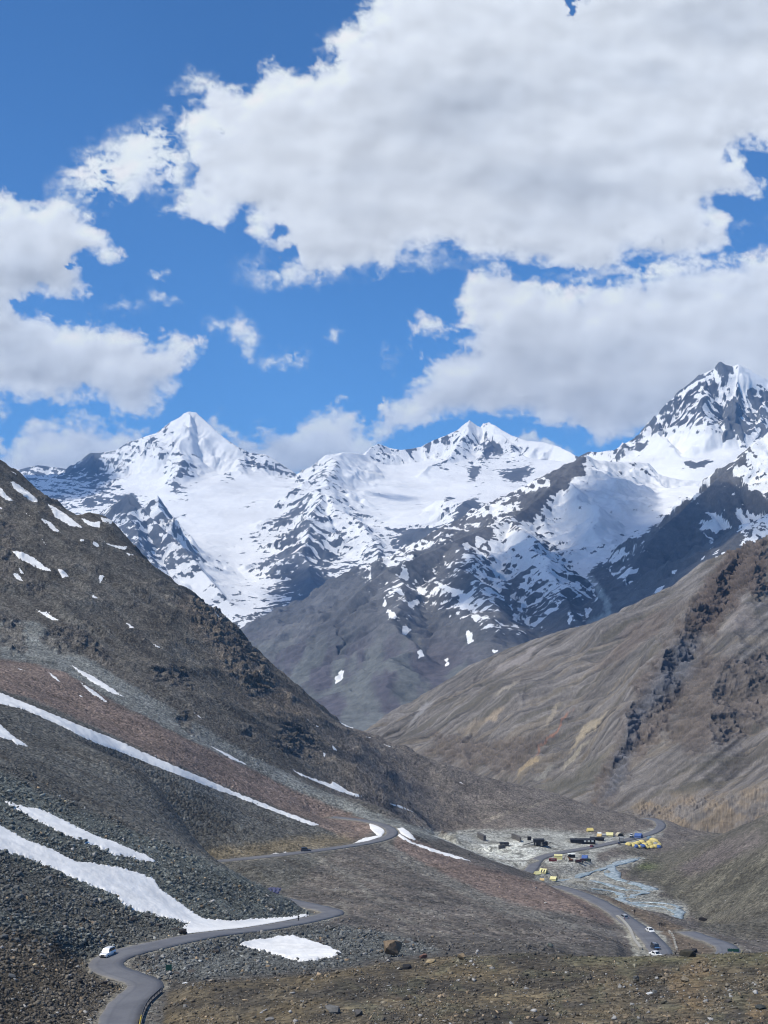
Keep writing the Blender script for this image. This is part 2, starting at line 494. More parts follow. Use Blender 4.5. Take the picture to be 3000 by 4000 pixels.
    cv = [(-100, 1850, .55), (150, 1850, .55), (280, 1870, .45), (350, 1830, .35), (400, 1900, .42), (300, 1980, .45), (470, 1800, .72), (550, 1740, .70), (640, 1700, .72), (740, 1640, 1.0), (800, 1720, .95), (700, 1760, .8), (660, 1800, .72), (560, 1820, .85), (600, 1900, 1.1), (500, 1850, .7), (520, 1890, 1.1),
          (680, 1860, .62), (720, 1920, .8), (850, 1800, .9), (900, 1860, .85), (900, 1930, 1.2), (980, 1800, .72), (1060, 1820, .7), (1110, 1850, .72), (1050, 1900, 1.2), (850, 2000, 1.1), (1000, 2000, 1.1), (1000, 1960, .9), (780, 2080, .85), (850, 2150, .8), (950, 2150, .78), (1050, 2120, .72), (900, 2250, .8), (1000, 2300, .72), (880, 2330, .78),
          (420, 2000, .45), (511, 1960, .25), (500, 2030, .5), (560, 2080, .48), (620, 2000, .65), (640, 2120, .5), (720, 2180, .6), (650, 2200, .5), (760, 2280, .75), (830, 2350, .75), (900, 2420, .62), (960, 2400, .6), (1050, 2400, .42), (1020, 2470, .35), (1130, 2350, .45), (1100, 2470, .25), (1200, 2450, .2),
          (1200, 1850, .8), (1230, 1850, .55), (1270, 1850, .6), (1290, 1820, .7), (1360, 1800, 1.0), (1400, 1860, 1.1), (1250, 1920, .65), (1180, 1990, .5), (1100, 2030, .5), (1040, 2120, .5), (1150, 2080, .42), (1130, 2180, .4), (1230, 2000, .55), (1240, 2100, .45), (1180, 2250, .2), (1250, 2300, .22), (1150, 2320, .3),
          (1330, 1960, .8), (1400, 2030, .68), (1330, 2060, .72), (1250, 2170, .6), (1330, 2150, .62), (1420, 2180, .52), (1370, 2250, .48), (1300, 2260, .38), (1450, 2280, .38), (1330, 2350, .28), (1400, 2380, .2), (1500, 2180, .5), (1600, 2120, .6), (1560, 2060, .75),
          (1480, 1770, .72), (1560, 1790, .85), (1600, 1770, .62), (1680, 1740, .65), (1720, 1740, .55), (1800, 1690, .75), (1840, 1670, .95), (1760, 1760, .9), (1680, 1800, .8), (1720, 1820, .58), (1850, 1760, .72), (1950, 1700, 1.0), (1940, 1740, .55), (1920, 1770, .5), (1850, 1840, .52), (1790, 1800, .68), (2000, 1760, .75), (2080, 1720, .9), (2130, 1780, .95), (2020, 1850, .5), (2060, 1820, .6), (2180, 1790, .95), (2100, 1860, 1.0),
          (1500, 1900, 1.3), (1650, 1900, 1.3), (1800, 1920, 1.2), (1950, 1920, 1.1), (1450, 1960, .85), (1620, 1980, .8), (1750, 2000, .75), (1840, 1980, .5), (1820, 2040, .5), (1780, 2060, .65), (1950, 2000, .8), (1900, 2060, .75), (2050, 1960, .8), (1650, 2050, .9), (1660, 2100, .8), (1750, 2130, .75), (1850, 2130, .65), (1560, 1980, .9),
          (2300, 1775, .5), (2330, 1790, .9), (2400, 1770, .7), (2450, 1760, .8), (2500, 1720, .5), (2560, 1660, .5), (2600, 1620, .5), (2560, 1740, .9), (2640, 1600, .55), (2650, 1680, .7), (2600, 1750, .9), (2700, 1560, .58), (2740, 1500, .5), (2760, 1600, .55), (2720, 1650, .55), (2800, 1450, .50), (2830, 1470, .48), (2840, 1560, .6), (2800, 1640, .45), (2850, 1600, .40), (2860, 1690, .35), (2920, 1480, 1.2), (2990, 1500, .9), (2940, 1560, .4), (2900, 1650, .4), (2980, 1620, .5), (2990, 1540, .35),
          (2700, 1760, 1.2), (2600, 1820, 1.2), (2800, 1780, 1.1), (2700, 1815, .6), (2750, 1830, .8), (2850, 1800, 1.1), (2900, 1750, .7), (2600, 1880, 1.1), (2500, 1840, 1.0), (3200, 1700, .5), (3000, 1900, .7)]
    cov = par(lambda a, b: cov_field(a, b, cv), px, py)
    rb = [(1500, 1965, 110, 10, -5, -.0), (710, 1830, 18, 40, 15, -.35), (690, 1900, 30, 35, -30, -.4), (890, 1860, 50, 9, 30, -.4), (905, 1885, 40, 8, 10, -.35), (1020, 1820, 70, 7, 18, -.35), (1100, 1840, 60, 8, 20, -.35), (970, 1970, 40, 12, -20, -.5), (1658, 2100, 75, 38, 0, -1.2), (1825, 1985, 45, 28, -40, -.7), (1800, 2030, 50, 22, -30, -.5), (1755, 1945, 22, 10, 0, -.6),
          (1935, 1745, 40, 16, 45, -.6), (1905, 1770, 10, 28, 10, -.5), (1850, 1850, 18, 35, 20, -.45), (2020, 1850, 60, 18, -20, -.4), (2700, 1812, 40, 14, 10, -.7), (2760, 1805, 30, 10, -10, -.6), (2838, 1440, 26, 14, 40, -.5), (2855, 1640, 14, 80, 8, -.3), (505, 1965, 28, 28, 0, -.3), (370, 1790, 14, 30, 0, -.4)]
    cov = cov + blobs(px, py, rb)
    rib, led, iso = par(lambda a, b, x, y, z: rib_noise(a, b, x, y, z, 52.0), AA, DD, X, Y, Z)
    lt = sstep(1250, 1100, px) * sstep(2000, 1900, py)
    cov = np.where((cov > .5) & (cov < 1.0), .5 + (cov - .5) * (.62 + .38 * sstep(.75, 1.0, cov)), cov)
    cov = cov + .16 * np.exp(-(((px - 2820) / 60) ** 2 + ((py - 1470) / 50) ** 2))
    mxd = np.exp(-((np.clip(cov, 0, 1.4) - .52) / .40) ** 2)
    cov = cov - .02 + mxd * (0.42 * rib * (1 - .5 * lt) + .42 * led * (.35 + .65 * lt) + .34 * iso - .10 * cvx) + (nz - 0.66) * 0.28 * mxd
    col = np.zeros(X.shape + (3,)); col[:] = (0.104, 0.110, 0.118)  # blue of the distance haze partly painted into the rock colour
    br = fbm(X / 900, Z / 200 + Y / 900, 8, 4)[..., None]
    col = col * (1 + 0.35 * br)
    lo = sstep(2250, 2450, py)[..., None]
    col = col * (1 - lo) + np.array((0.085, 0.08, 0.07)) * lo
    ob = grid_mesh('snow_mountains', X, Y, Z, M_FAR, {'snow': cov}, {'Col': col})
    tag(ob, kind='structure')

def make_mid():
    S, D = polar(800, 3400, 3.3, 3300, 7700, 900)
    X, Y = S * D, D
    R = []
    R.append(([(2268, 1778, 6900), (2250, 1800, 6850), (2196, 1854, 6700), (2115, 1936, 6500), (2060, 1981, 6350), (1997, 2021, 6200), (1898, 2062, 6000), (1771, 2112, 5800), (1690, 2148, 5650), (1590, 2189, 5500), (1527, 2220, 5400),
               (1447, 2270, 5300), (1383, 2324, 5200), (1311, 2415, 5100), (1266, 2469, 5050), (1230, 2560, 4950), (1160, 2680, 4800)], 0.62, 0.95, 0.7))
    R.append(([(2268, 1778, 6900), (2300, 1790, 7000), (2380, 1798, 7100), (2450, 1805, 7200), (2530, 1808, 7300), (2580, 1850, 7250), (2650, 1868, 7200), (2780, 1885, 7200)], 0.55, 0.95, 0.5))
    R.append(([(1997, 2021, 6200), (2090, 2110, 5700), (2150, 2220, 5250), (2200, 2330, 4850), (2230, 2420, 4500)], 0.6, 0.95, 0.8))
    R.append(([(1771, 2112, 5800), (1850, 2230, 5200), (1900, 2350, 4750), (1930, 2500, 4250)], 0.55, 0.95, 0.7))
    R.append(([(1527, 2220, 5400), (1560, 2350, 4900), (1570, 2500, 4400), (1520, 2700, 3900)], 0.55, 0.95, 0.7))
    R.append(([(2196, 1854, 6700), (2290, 1960, 6300), (2330, 2060, 5950)], 0.6, 0.95, 0.8))
    R.append(([(1311, 2415, 5100), (1380, 2560, 4600), (1420, 2750, 3950)], 0.5, 0.95, 0.6))
    # snowy rib coming down from the right
    R.append(([(3350, 1450, 5700), (3150, 1580, 5650), (3050, 1650, 5600), (3000, 1688, 5550), (2970, 1712, 5550), (2937, 1734, 5500), (2880, 1800, 5450), (2838, 1835, 5450), (2793, 1879, 5400), (2740, 1925, 5400), (2684, 1972, 5350), (2640, 2020, 5300), (2585, 2055, 5250), (2530, 2130, 5150), (2476, 2200, 5050), (2430, 2290, 4950)], 0.6, 0.95, 0.9))
    R.append(([(3350, 1850, 4800), (3100, 1960, 4700), (2950, 2030, 4600), (2850, 2120, 4450), (2700, 2270, 4250), (2520, 2400, 4050)], 0.42, 1.0, 0.4))
    for i_ in (7, 8): R[i_] = (chaikin(R[i_][0], 2),) + R[i_][1:]
    H, DD, AA = par(lambda x, y: ridge_field(x, y, R, 75.0, 13, 105.0), X, Y)
    fl = [(800, 2700, 5500), (1100, 2600, 5800), (1000, 2500, 6500), (1200, 2500, 6500), (1000, 2700, 4800), (1100, 2900, 3600), (1500, 2900, 3500), (2000, 2760, 3500), (1700, 2720, 3900), (2360, 2380, 4900), (2370, 2450, 4400), (2300, 2600, 3700), (2290, 2330, 5300), (2360, 2200, 5700), (2480, 2060, 6200), (2550, 1950, 6700), (2700, 1900, 6900),
          (2500, 2500, 3900), (2800, 2400, 3800), (3000, 2250, 3900), (3300, 2200, 3900), (1900, 2250, 7000), (2100, 2150, 7400), (1500, 2400, 7000), (2900, 1950, 7000), (3300, 1900, 7000)]
    P = np.array([W(*p) for p in fl])
    mdl = tps_fit(np.stack([P[:, 0] / 1000, P[:, 1] / 1000], -1), P[:, 2], 1e-3)
    Fz = tps_eval(mdl, X / 1000, Y / 1000) + 10 * fbm(X / 260, Y / 260, 71, 5)
    Fz = Fz - 0.6 * np.maximum(0, Y - np.interp(S * cp * F + 1500, [800, 1160, 1266, 1527, 1771, 1997, 2196, 2268, 2530, 2780, 3400], [9000, 8000, 5200, 5500, 5900, 6300, 6800, 7000, 7300, 7200, 7200]))
    dlt = H - Fz; kk = 45.0
    Z = np.maximum(H, Fz) + kk * np.log1p(np.exp(-np.abs(dlt) / kk)) * 0.6
    rk = sstep(-40, 100, dlt); crest = sstep(0, 120, DD)
    g2 = ridged(AA / 42.0, DD / 230.0, 49, 4, .55) - .45
    Z = Z + rk * crest * 40 * (ridged(X / 240, Y / 240, 29, 4, .45) - 0.5) + rk * 13 * g2 * sstep(10, 90, DD)
    Z = blur(Z, 1)
    X, Y, Z = push(X, Y, Z, (0.3 + rk) * 7 * fbm(X / 50, (Y + Z) / 50, 39, 5, .52) * (0.3 + 0.7 * crest) + rk * crest * 5 * (ridged((X + .5 * Z) / 60, (Z * 1.3 + .4 * Y) / 60, 38, 4, .5) - .4))
    cvx = np.tanh((Z - blur(Z, 5)) / 5.0)
    px, py = proj(X, Y, Z)
    nx, ny, nz = slope_of(X, Y, Z)
    cv = [(2250, 1830, .2), (2190, 1880, .25), (2300, 1810, .8), (2290, 1870, .45), (2350, 1850, 1.0), (2450, 1830, .7), (2480, 1815, .5), (2550, 1850, .7), (2100, 1960, .25), (2130, 1990, .6), (2200, 1960, .85), (2250, 1920, .75), (2300, 1960, .8), (2400, 1920, .9), (2500, 1900, .95), (2600, 1930, 1.0), (2700, 1900, 1.0),
          (2060, 2000, .35), (2000, 2040, .5), (2060, 2060, .7), (2150, 2060, .62), (2130, 2120, .45), (2200, 2100, .6), (2250, 2060, .75), (2300, 2100, .72), (2350, 2140, .65), (2400, 2060, .75), (2450, 2000, .8), (2500, 2040, .62), (2450, 2110, .55), (2550, 2010, .62), (2600, 1980, .6),
          (1960, 2070, .75), (2000, 2130, .65), (1900, 2080, .4), (1850, 2110, .42), (2050, 2180, .65), (2120, 2230, .62), (2200, 2250, .55), (2220, 2160, .55), (2280, 2200, .6), (2300, 2170, .6), (2330, 2230, .25), (2400, 2200, .3), (2430, 2170, .5), (2470, 2140, .45), (2260, 2280, .45), (2330, 2310, .3), (2150, 2320, .35), (2250, 2350, .2), (2350, 2400, .15),
          (1800, 2130, .42), (1870, 2150, .5), (1950, 2180, .45), (1700, 2180, .42), (1640, 2230, .35), (1580, 2200, .5), (1560, 2240, .52), (1510, 2280, .4), (1600, 2300, .3), (1700, 2280, .33), (1800, 2280, .28), (1830, 2330, .36), (1950, 2280, .38), (1900, 2240, .4), (2000, 2300, .3), (2050, 2350, .36), (2080, 2300, .36), (1970, 2370, .25), (1880, 2420, .28), (2070, 2430, .3), (2200, 2430, .15), (2250, 2420, .3),
          (1480, 2350, .25), (1520, 2400, .22), (1580, 2450, .24), (1650, 2530, .24), (1740, 2580, .2), (1700, 2450, .12), (1830, 2500, .22), (1900, 2540, .2), (1400, 2400, .02), (1350, 2500, -.1), (1450, 2600, .0), (1330, 2640, .12), (1400, 2750, -.2), (1600, 2700, -.2), (1200, 2600, -.2), (1000, 2500, -.1), (1100, 2450, .1), (2100, 2540, .0),
          (3000, 1720, .65), (2950, 1760, .55), (2990, 1800, .6), (2880, 1810, .35), (2900, 1860, .62), (2850, 1880, .3), (2960, 1880, .55), (2800, 1900, .3), (2780, 1960, .1), (2850, 1960, .25), (2950, 1960, .35), (2700, 2000, .2), (2640, 2060, .15), (2750, 2060, .35), (2800, 2040, .62), (2870, 2030, .5), (2950, 2000, .5), (2980, 2060, .4), (2920, 2100, .5), (2900, 2140, .3), (2820, 2200, .48), (2780, 2240, .4), (2850, 2100, .1), (2700, 2120, .2), (2600, 2180, .12), (2740, 2180, .25), (2550, 2100, .25), (2580, 2140, .25), (2430, 2240, .4), (2500, 2200, .15), (2450, 2230, .4), (2580, 2300, .28), (2650, 2250, .2), (2520, 2330, .15), (2400, 2300, .1), (2450, 2360, .2), (2600, 2360, .05)]
    cov = par(lambda a, b: cov_field(a, b, cv), px, py)
    def pc(o, L): return [(o[0] + a / 1.106, o[1] + b / 1.106) for a, b in L]
    o6 = (1500, 1800)
    P6 = [[(80, 470), (100, 460), (112, 500), (95, 525), (60, 505)], [(15, 645), (40, 655), (65, 680), (40, 680), (20, 668)], [(75, 720), (95, 712), (112, 730), (98, 750), (82, 745)], [(145, 820), (165, 815), (172, 845), (150, 853)], [(262, 860), (275, 858), (280, 882), (265, 884)], [(470, 820), (488, 818), (480, 838)],
          [(360, 735), (380, 745), (383, 780), (365, 790), (357, 765)], [(325, 570), (350, 575), (365, 620), (345, 632), (322, 600)], [(150, 545), (180, 560), (175, 580), (152, 575)], [(380, 670), (415, 668), (410, 690), (385, 688)], [(450, 350), (480, 360), (550, 410), (550, 435), (500, 460), (460, 400)], [(435, 445), (480, 460), (545, 505), (530, 515), (470, 480)],
          [(395, 330), (425, 325), (440, 350), (400, 385), (390, 355)], [(340, 350), (370, 350), (370, 390), (340, 385)], [(455, 500), (500, 515), (480, 525)], [(100, 620), (150, 597), (155, 610), (120, 632)], [(0, 590), (10, 610), (0, 630)], [(220, 525), (300, 550), (330, 580), (280, 565)], [(510, 300), (560, 330), (620, 400), (680, 470), (620, 440), (540, 360)],
          [(580, 520), (610, 530), (640, 565), (610, 560)], [(590, 600), (615, 605), (610, 640), (592, 630)], [(610, 690), (630, 680), (625, 720)], [(695, 660), (720, 640), (712, 658)], [(795, 655), (812, 672), (805, 705), (790, 708), (802, 680)], [(870, 640), (895, 640), (875, 680)], [(805, 600), (855, 570), (830, 595)], [(1010, 510), (1050, 478), (1100, 465), (1085, 485), (1040, 505)], [(1240, 485), (1270, 465), (1255, 488)], [(1155, 578), (1210, 540), (1185, 570)], [(1352, 290), (1420, 258), (1490, 262), (1450, 290), (1400, 300)],
          [(1370, 500), (1440, 420), (1515, 395), (1480, 430), (1420, 470), (1375, 512)], [(1360, 425), (1400, 400), (1380, 425)], [(1055, 635), (1075, 625), (1065, 642)], [(1545, 340), (1600, 320), (1625, 330), (1560, 348)], [(1300, 515), (1335, 510), (1330, 518)], [(1580, 250), (1659, 245), (1659, 262), (1600, 258)], [(1350, 95), (1420, 70), (1400, 110)], [(975, 470), (1000, 490), (990, 500)], [(980, 420), (1010, 435), (985, 440)]]
    wpx = px + 7 * fbm(px / 22, py / 22, 91, 3); wpy = py + 7 * fbm(px / 22 + 9, py / 22, 92, 3)
    for L in P6:
        sdv = poly_sd(wpx, wpy, pc(o6, L), 25.0)
        cov = np.maximum(cov, np.where(sdv > -20, 0.5 + sdv * 0.06, -1))
    o5 = (0, 1800)
    for L in [[(1445, 60), (1470, 28), (1488, 30), (1475, 60), (1450, 78)], [(1475, 25), (1490, 18), (1480, 30)]]:
        sdv = poly_sd(wpx, wpy, [(a / 1.106, 2600 + b / 1.106) for a, b in L], 25.0)
        cov = np.maximum(cov, np.where(sdv > -20, 0.5 + sdv * 0.06, -1))
    an = fbm(px / 34 - py / 60, py / 22 + px / 60, 5, 5, 0.6)
    an2 = fbm(px / 20 + py / 24, py / 60 - px / 60, 6, 4, 0.6)
    cr_l = np.interp(px, [1527, 1590, 1690, 1771, 1898, 1997, 2060, 2115, 2196, 2268], [2220, 2189, 2148, 2112, 2062, 2021, 1981, 1936, 1854, 1778])
    cov = cov - .15 * np.exp(-((py - cr_l - 25) / 45.0) ** 2) * (px < 2290) * (px > 1450) + .07 * sstep(2240, 2330, py) * sstep(2560, 2440, py) * sstep(1450, 1560, px)
    hi = sstep(.1, .5, cov)
    rib, led, iso = par(lambda a, b, x, y, z: rib_noise(a, b, x, y, z, 38.0), AA, DD, X, Y, Z)
    cov = cov + hi * (0.10 + .22 * np.where(px < 2350, an, an2) + .34 * rib + .12 * led + .30 * iso - .10 * cvx + (nz - 0.80) * 0.2)
    col = np.zeros(X.shape + (3,)); col[:] = (0.112, 0.110, 0.108)
    nz1 = fbm(X / 300, Y / 300, 8, 5)[..., None]; nz2 = fbm(X / 120, Y / 500, 18, 4)[..., None]
    col = col * (1 + 0.30 * nz1)
    low = (sstep(2400, 2620, py) * sstep(2000, 1700, px))[..., None]
    grn = np.array((0.128, 0.132, 0.122)); pur = np.array((0.092, 0.084, 0.092))
    c2 = pur + (grn - pur) * sstep(-.15, .2, nz2)
    col = col * (1 - low) + c2 * low
    # pale stream bed
    d, _, _, _ = seg_dist(px, py, np.array([(2480, 2060), (2420, 2150), (2340, 2200), (2280, 2240), (2330, 2290), (2370, 2350), (2375, 2400), (2300, 2440)]))
    st = (sstep(22, 4, d + 14 * fbm(px / 15, py / 15, 44, 3)) * sstep(2220, 2260, py))[..., None]
    col = col * (1 - st) + np.array((0.30, 0.32, 0.30)) * st
    col = col * (1 + .26 * grit(X, Y, Z, 1100.0, 620))[..., None]
    ob = grid_mesh('mountains', X, Y, Z, M_MID, {'snow': cov}, {'Col': col})
    tag(ob, kind='structure')

def make_slope():
    S, D = polar(1150, 3500, 3.0, 1080, 3000, 1000)
    X, Y = S * D, D
    R = []
    R.append(([(3500, 1850, 2000), (3200, 2000, 1950), (3000, 2088, 1900), (2950, 2105, 1900), (2880, 2150, 1880), (2840, 2175, 1870), (2760, 2250, 1860), (2700, 2305, 1850), (2600, 2345, 1850), (2500, 2375, 1850), (2440, 2388, 1850), (2400, 2395, 1860), (2330, 2430, 1880), (2200, 2460, 1950), (2080, 2500, 2000), (1980, 2535, 2050),
               (1900, 2572, 2100), (1830, 2600, 2130), (1760, 2650, 2160), (1700, 2700, 2200), (1620, 2755, 2240), (1550, 2810, 2270), (1480, 2870, 2300), (1300, 3000, 2400)], 0.50, 1.0, 0.35))
    R.append(([(2880, 2150, 1880), (2780, 2270, 1720), (2700, 2380, 1640), (2640, 2480, 1580), (2560, 2640, 1490), (2500, 2760, 1440), (2450, 2860, 1400), (2390, 2990, 1350), (2330, 3120, 1310)], 0.75, 1.0, 0.5))
    R.append(([(3000, 2088, 1900), (2960, 2300, 1640), (2900, 2500, 1500), (2850, 2650, 1420), (2800, 2800, 1340)], 0.5, 1.0, 0.5))
    R.append(([(3500, 2300, 1550), (3350, 2600, 1350), (3250, 2850, 1220), (3100, 3000, 1150)], 0.5, 1.0, 0.35))
    H, DD, AA = par(lambda x, y: ridge_field(x, y, R, 26.0, 23, 34.0), X, Y)
    fl = [(1300, 3050, 2200), (1500, 2950, 2000), (1700, 3000, 1700), (2000, 3100, 1500), (2300, 3200, 1300), (2500, 3190, 1200), (2700, 3240, 1120), (2650, 3150, 1210), (2850, 3100, 1180), (3000, 3060, 1150), (3000, 3180, 1090), (3400, 3100, 1090), (1400, 3200, 1100), (2000, 3300, 1090), (1300, 2900, 2950), (2500, 2560, 2950), (3400, 2500, 2950)]
    P = np.array([W(*p) for p in fl])
    mdl = tps_fit(np.stack([P[:, 0] / 1000, P[:, 1] / 1000], -1), P[:, 2], 1e-3)
    Fz = tps_eval(mdl, X / 1000, Y / 1000)
    Fz = Fz - 0.6 * np.maximum(0, Y - np.interp(S * cp * F + 1500, [1150, 1480, 1900, 2200, 2700, 3500], [2500, 2320, 2110, 1980, 1870, 1950]))
    dlt = H - Fz; kk = 10.0
    Z = np.maximum(H, Fz) + kk * np.log1p(np.exp(-np.abs(dlt) / kk)) * 0.6
    for _ in range(2):                      # take out the creases where two flanks swap
        Zb = blur(Z, 4); k_ = sstep(1.2, 2.5, np.abs(Z - Zb)) * sstep(15, 40, DD); Z = Z * (1 - k_) + Zb * k_
    Z = Z - 1.6 * np.maximum(0, 1135 - Y)
    px, py = proj(X, Y, Z); Z0 = Z
    nA = fbm(X / 60, Y / 60, 31, 5)
    # crag belts
    crag_l = [[(2870, 2120), (3000, 2090), (3000, 2330), (2900, 2330), (2780, 2480), (2700, 2620), (2640, 2800), (2560, 2900), (2480, 2980), (2400, 3130), (2300, 3140), (2360, 2980), (2430, 2830), (2500, 2650), (2600, 2500), (2700, 2330), (2790, 2200)],
              [(1700, 2850), (1950, 2900), (2100, 2850), (2150, 2880), (2000, 3010), (1800, 3000), (1650, 2950)], [(2640, 2560), (2800, 2560), (3000, 2560), (3000, 2800), (2850, 2900), (2700, 2950), (2620, 2900)]]
    crag = 0
    cn = fbm(px / 60, py / 60, 61, 4) * 38
    for i, L in enumerate(crag_l):
        crag = np.maximum(crag, sstep(-25, 25, poly_sd(px, py, L, 80) + cn) * (1.0, .75, .8)[i])
    rel = .55 * ridged((X + .5 * Z0) / 30 + .6 * nA, (Z0 * 1.3 + Y * .45) / 26, 33, 4, 0.5) + .45 * ridged((X + .3 * Z0) / 11, (Z0 * 2.2 + Y * .4) / 11, 43, 5, 0.6)
    pq = (-.2115 * X + .942 * Y) / .965; g2 = ridged(pq / 26.0 + .12 * nA, (.976 * X + .22 * Y) / 330.0, 59, 4, .5) - .45
    flatp = 1 - .6 * sstep(2650, 2400, px)
    Z = Z + flatp * (1.1 * nA + 2.2 * g2 * sstep(0, 40, DD)) * (1 - .6 * crag)
    X, Y, Z = push(X, Y, Z, crag * (9 + 7 * sstep(2650, 2750, px) * sstep(2450, 2350, py)) * (rel - 0.4) + 1.0 * fbm(X / 12, (Y + Z0) / 12, 34, 5, .55))
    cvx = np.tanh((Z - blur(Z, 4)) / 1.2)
    nx, ny, nz = slope_of(X, Y, Z)
    px, py = proj(X, Y, Z)
    col = np.zeros(X.shape + (3,)); col[:] = (0.142, 0.130, 0.118)
    # streaks that follow the fall line (photo: from upper right to lower left)
    u = (px * 0.70 + py * 0.71); v = (px * 0.71 - py * 0.70)
    st = fbm(u / 30 + fbm(px / 150, py / 150, 2, 3), v / 420, 51, 5, 0.6)
    pp = (-.2115 * X + .942 * Y) / .965 + 1.2 * nA; al_ = .976 * X + .22 * Y
    st = .5 * fbm(pp / 38, al_ / 300, 51, 5, .62) + .75 * fbm(pp / 11, al_ / 170, 52, 4, .65)
    rgt = sstep(2450, 2750, px)
    st2 = fbm((px * .62 + py * .78) / 24, (px * .78 - py * .62) / 300, 52, 5, 0.6)
    s_ = st * (1 - rgt) + st2 * rgt
    col = col * np.clip(1 + 1.0 * s_[..., None], .45, 1.7)
    def paint(mask, c):
        nonlocal col
        m = np.clip(mask, 0, 1)[..., None]
        col = col * (1 - m) + np.array(c) * m
    fs = fbm(pq / 5.5, (.976 * X + .22 * Y) / 110.0, 57, 4, .65)
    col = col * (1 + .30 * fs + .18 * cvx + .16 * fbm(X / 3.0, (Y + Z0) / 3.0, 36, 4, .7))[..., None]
    warm = sstep(.05, .40, fbm(pp / 16 + 7, al_ / 150, 53, 5, .6))
    paint(warm * 0.42 * sstep(2250, 2500, py), (0.24, 0.20, 0.145))
    paint(sstep(.10, .4, fbm(pp / 24 + 3, al_ / 200, 54, 5, .6)) * .65, (0.100, 0.092, 0.072))
    # pale crest stripe and screes
    for (a, b, rx, ry, an, v_, c) in [(2020, 2580, 130, 26, -30, .6, (.30, .27, .25)), (2450, 2460, 60, 22, -35, .35, (.22, .18, .16)), (2290, 2860, 110, 16, -48, .9, (.33, .28, .20)), (2250, 2950, 90, 12, -40, .8, (.30, .27, .21)), (2060, 2990, 60, 14, -38, .8, (.33, .26, .16)), (2160, 2870, 130, 6, -50, .8, (.30, .16, .11)),
                                  (1930, 2790, 50, 16, -35, .7, (.31, .25, .18)), (2150, 2790, 80, 10, -48, .7, (.30, .26, .20)), (1640, 2790, 80, 14, -45, .7, (.27, .26, .25)), (1980, 2690, 60, 9, -40, .7, (.30, .27, .22)), (1850, 2840, 60, 20, -30, .5, (.29, .24, .18)), (2130, 3020, 80, 10, -35, .6, (.26, .25, .22)),
                                  (2900, 2420, 70, 60, -40, .5, (.23, .2, .18)), (2960, 2760, 90, 60, 0, .4, (.25, .21, .18)), (2650, 3050, 120, 10, -42, .4, (.24, .21, .18)), (2300, 3020, 130, 45, -40, .6, (.105, .102, .082)), (2150, 3080, 120, 40, -20, .6, (.10, .095, .075)), (2900, 2980, 160, 22, -25, .55, (.085, .075, .065)), (2720, 3060, 130, 16, -18, .6, (.085, .078, .06)), (2500, 2480, 240, 40, -38, .45, (.15, .115, .09)), (1900, 2720, 120, 30, -42, .5, (.10, .09, .07)), (2080, 2620, 120, 24, -30, .4, (.13, .11, .09))]:
        g = blobs(px + 22 * fbm(px / 70, py / 70, 3, 4), py + 22 * fbm(px / 70, py / 70, 4, 4), [(a, b, rx, ry, an, 1.0)])
        paint(sstep(.25, .75, g + .25 * s_) * v_, c)
    # orange eroded bank at the foot
    bank = sstep(-20, 20, poly_sd(px, py, [(2440, 3190), (2520, 3130), (2620, 3105), (2800, 3110), (3000, 3060), (3100, 3100), (3100, 3300), (2700, 3300), (2560, 3230)], 60) + 12 * nA)
    fl_ = fbm((px * .55 + py * .83) / 11, (px * .83 - py * .55) / 120, 58, 4)
    m = (bank * (0.55 + .45 * sstep(-.3, .4, fl_)))[..., None]
    cc = np.array((0.235, 0.186, 0.132)) + (np.array((0.19, 0.17, 0.15)) - np.array((0.235, 0.186, 0.132))) * sstep(-.3, .3, fbm(px / 120, py / 60, 66, 3))[..., None]
    col = col * (1 - m) + cc * m
    Z = Z + bank * 3.2 * fl_ + bank * 1.2 * fbm(px / 9, py / 14, 67, 4)
    col = col * (1 + .25 * bank * fbm(px / 7, py / 12, 68, 4))[..., None]
    # crags: brown on top, blue grey in the middle of the rib
    cb = crag[..., None] * 0.8
    blue = (sstep(-40, 40, poly_sd(px, py, [(2640, 2500), (2760, 2480), (2700, 2640), (2560, 2760), (2480, 2850), (2450, 3080), (2350, 3130), (2400, 2950), (2480, 2760), (2560, 2640)], 80)))[..., None]
    spur = sstep(-30, 30, poly_sd(px, py, [(2840, 2150), (3100, 2060), (3100, 2330), (2960, 2330), (2850, 2420), (2760, 2560), (2660, 2700), (2620, 2640), (2700, 2400), (2780, 2240)], 60) + cn)[..., None]
    rc = (np.array((0.125, 0.102, 0.086)) * (1 - spur) + np.array((0.088, 0.066, 0.053)) * spur) * (1 - blue) + np.array((0.112, 0.116, 0.130)) * blue
    rc = rc * (0.55 + 1.15 * (rel[..., None] ** 1.0))
    col = col * (1 - cb) + rc * cb
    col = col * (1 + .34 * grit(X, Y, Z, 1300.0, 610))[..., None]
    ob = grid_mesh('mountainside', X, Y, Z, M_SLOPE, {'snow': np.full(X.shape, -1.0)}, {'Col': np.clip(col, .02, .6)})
    tag(ob, kind='structure')
# ------------------------------------------------------------------ near terrain
def planeD(px, py, c=100.0, k=0.45):
    return c / (-qof(py) - k * sof(px, py))

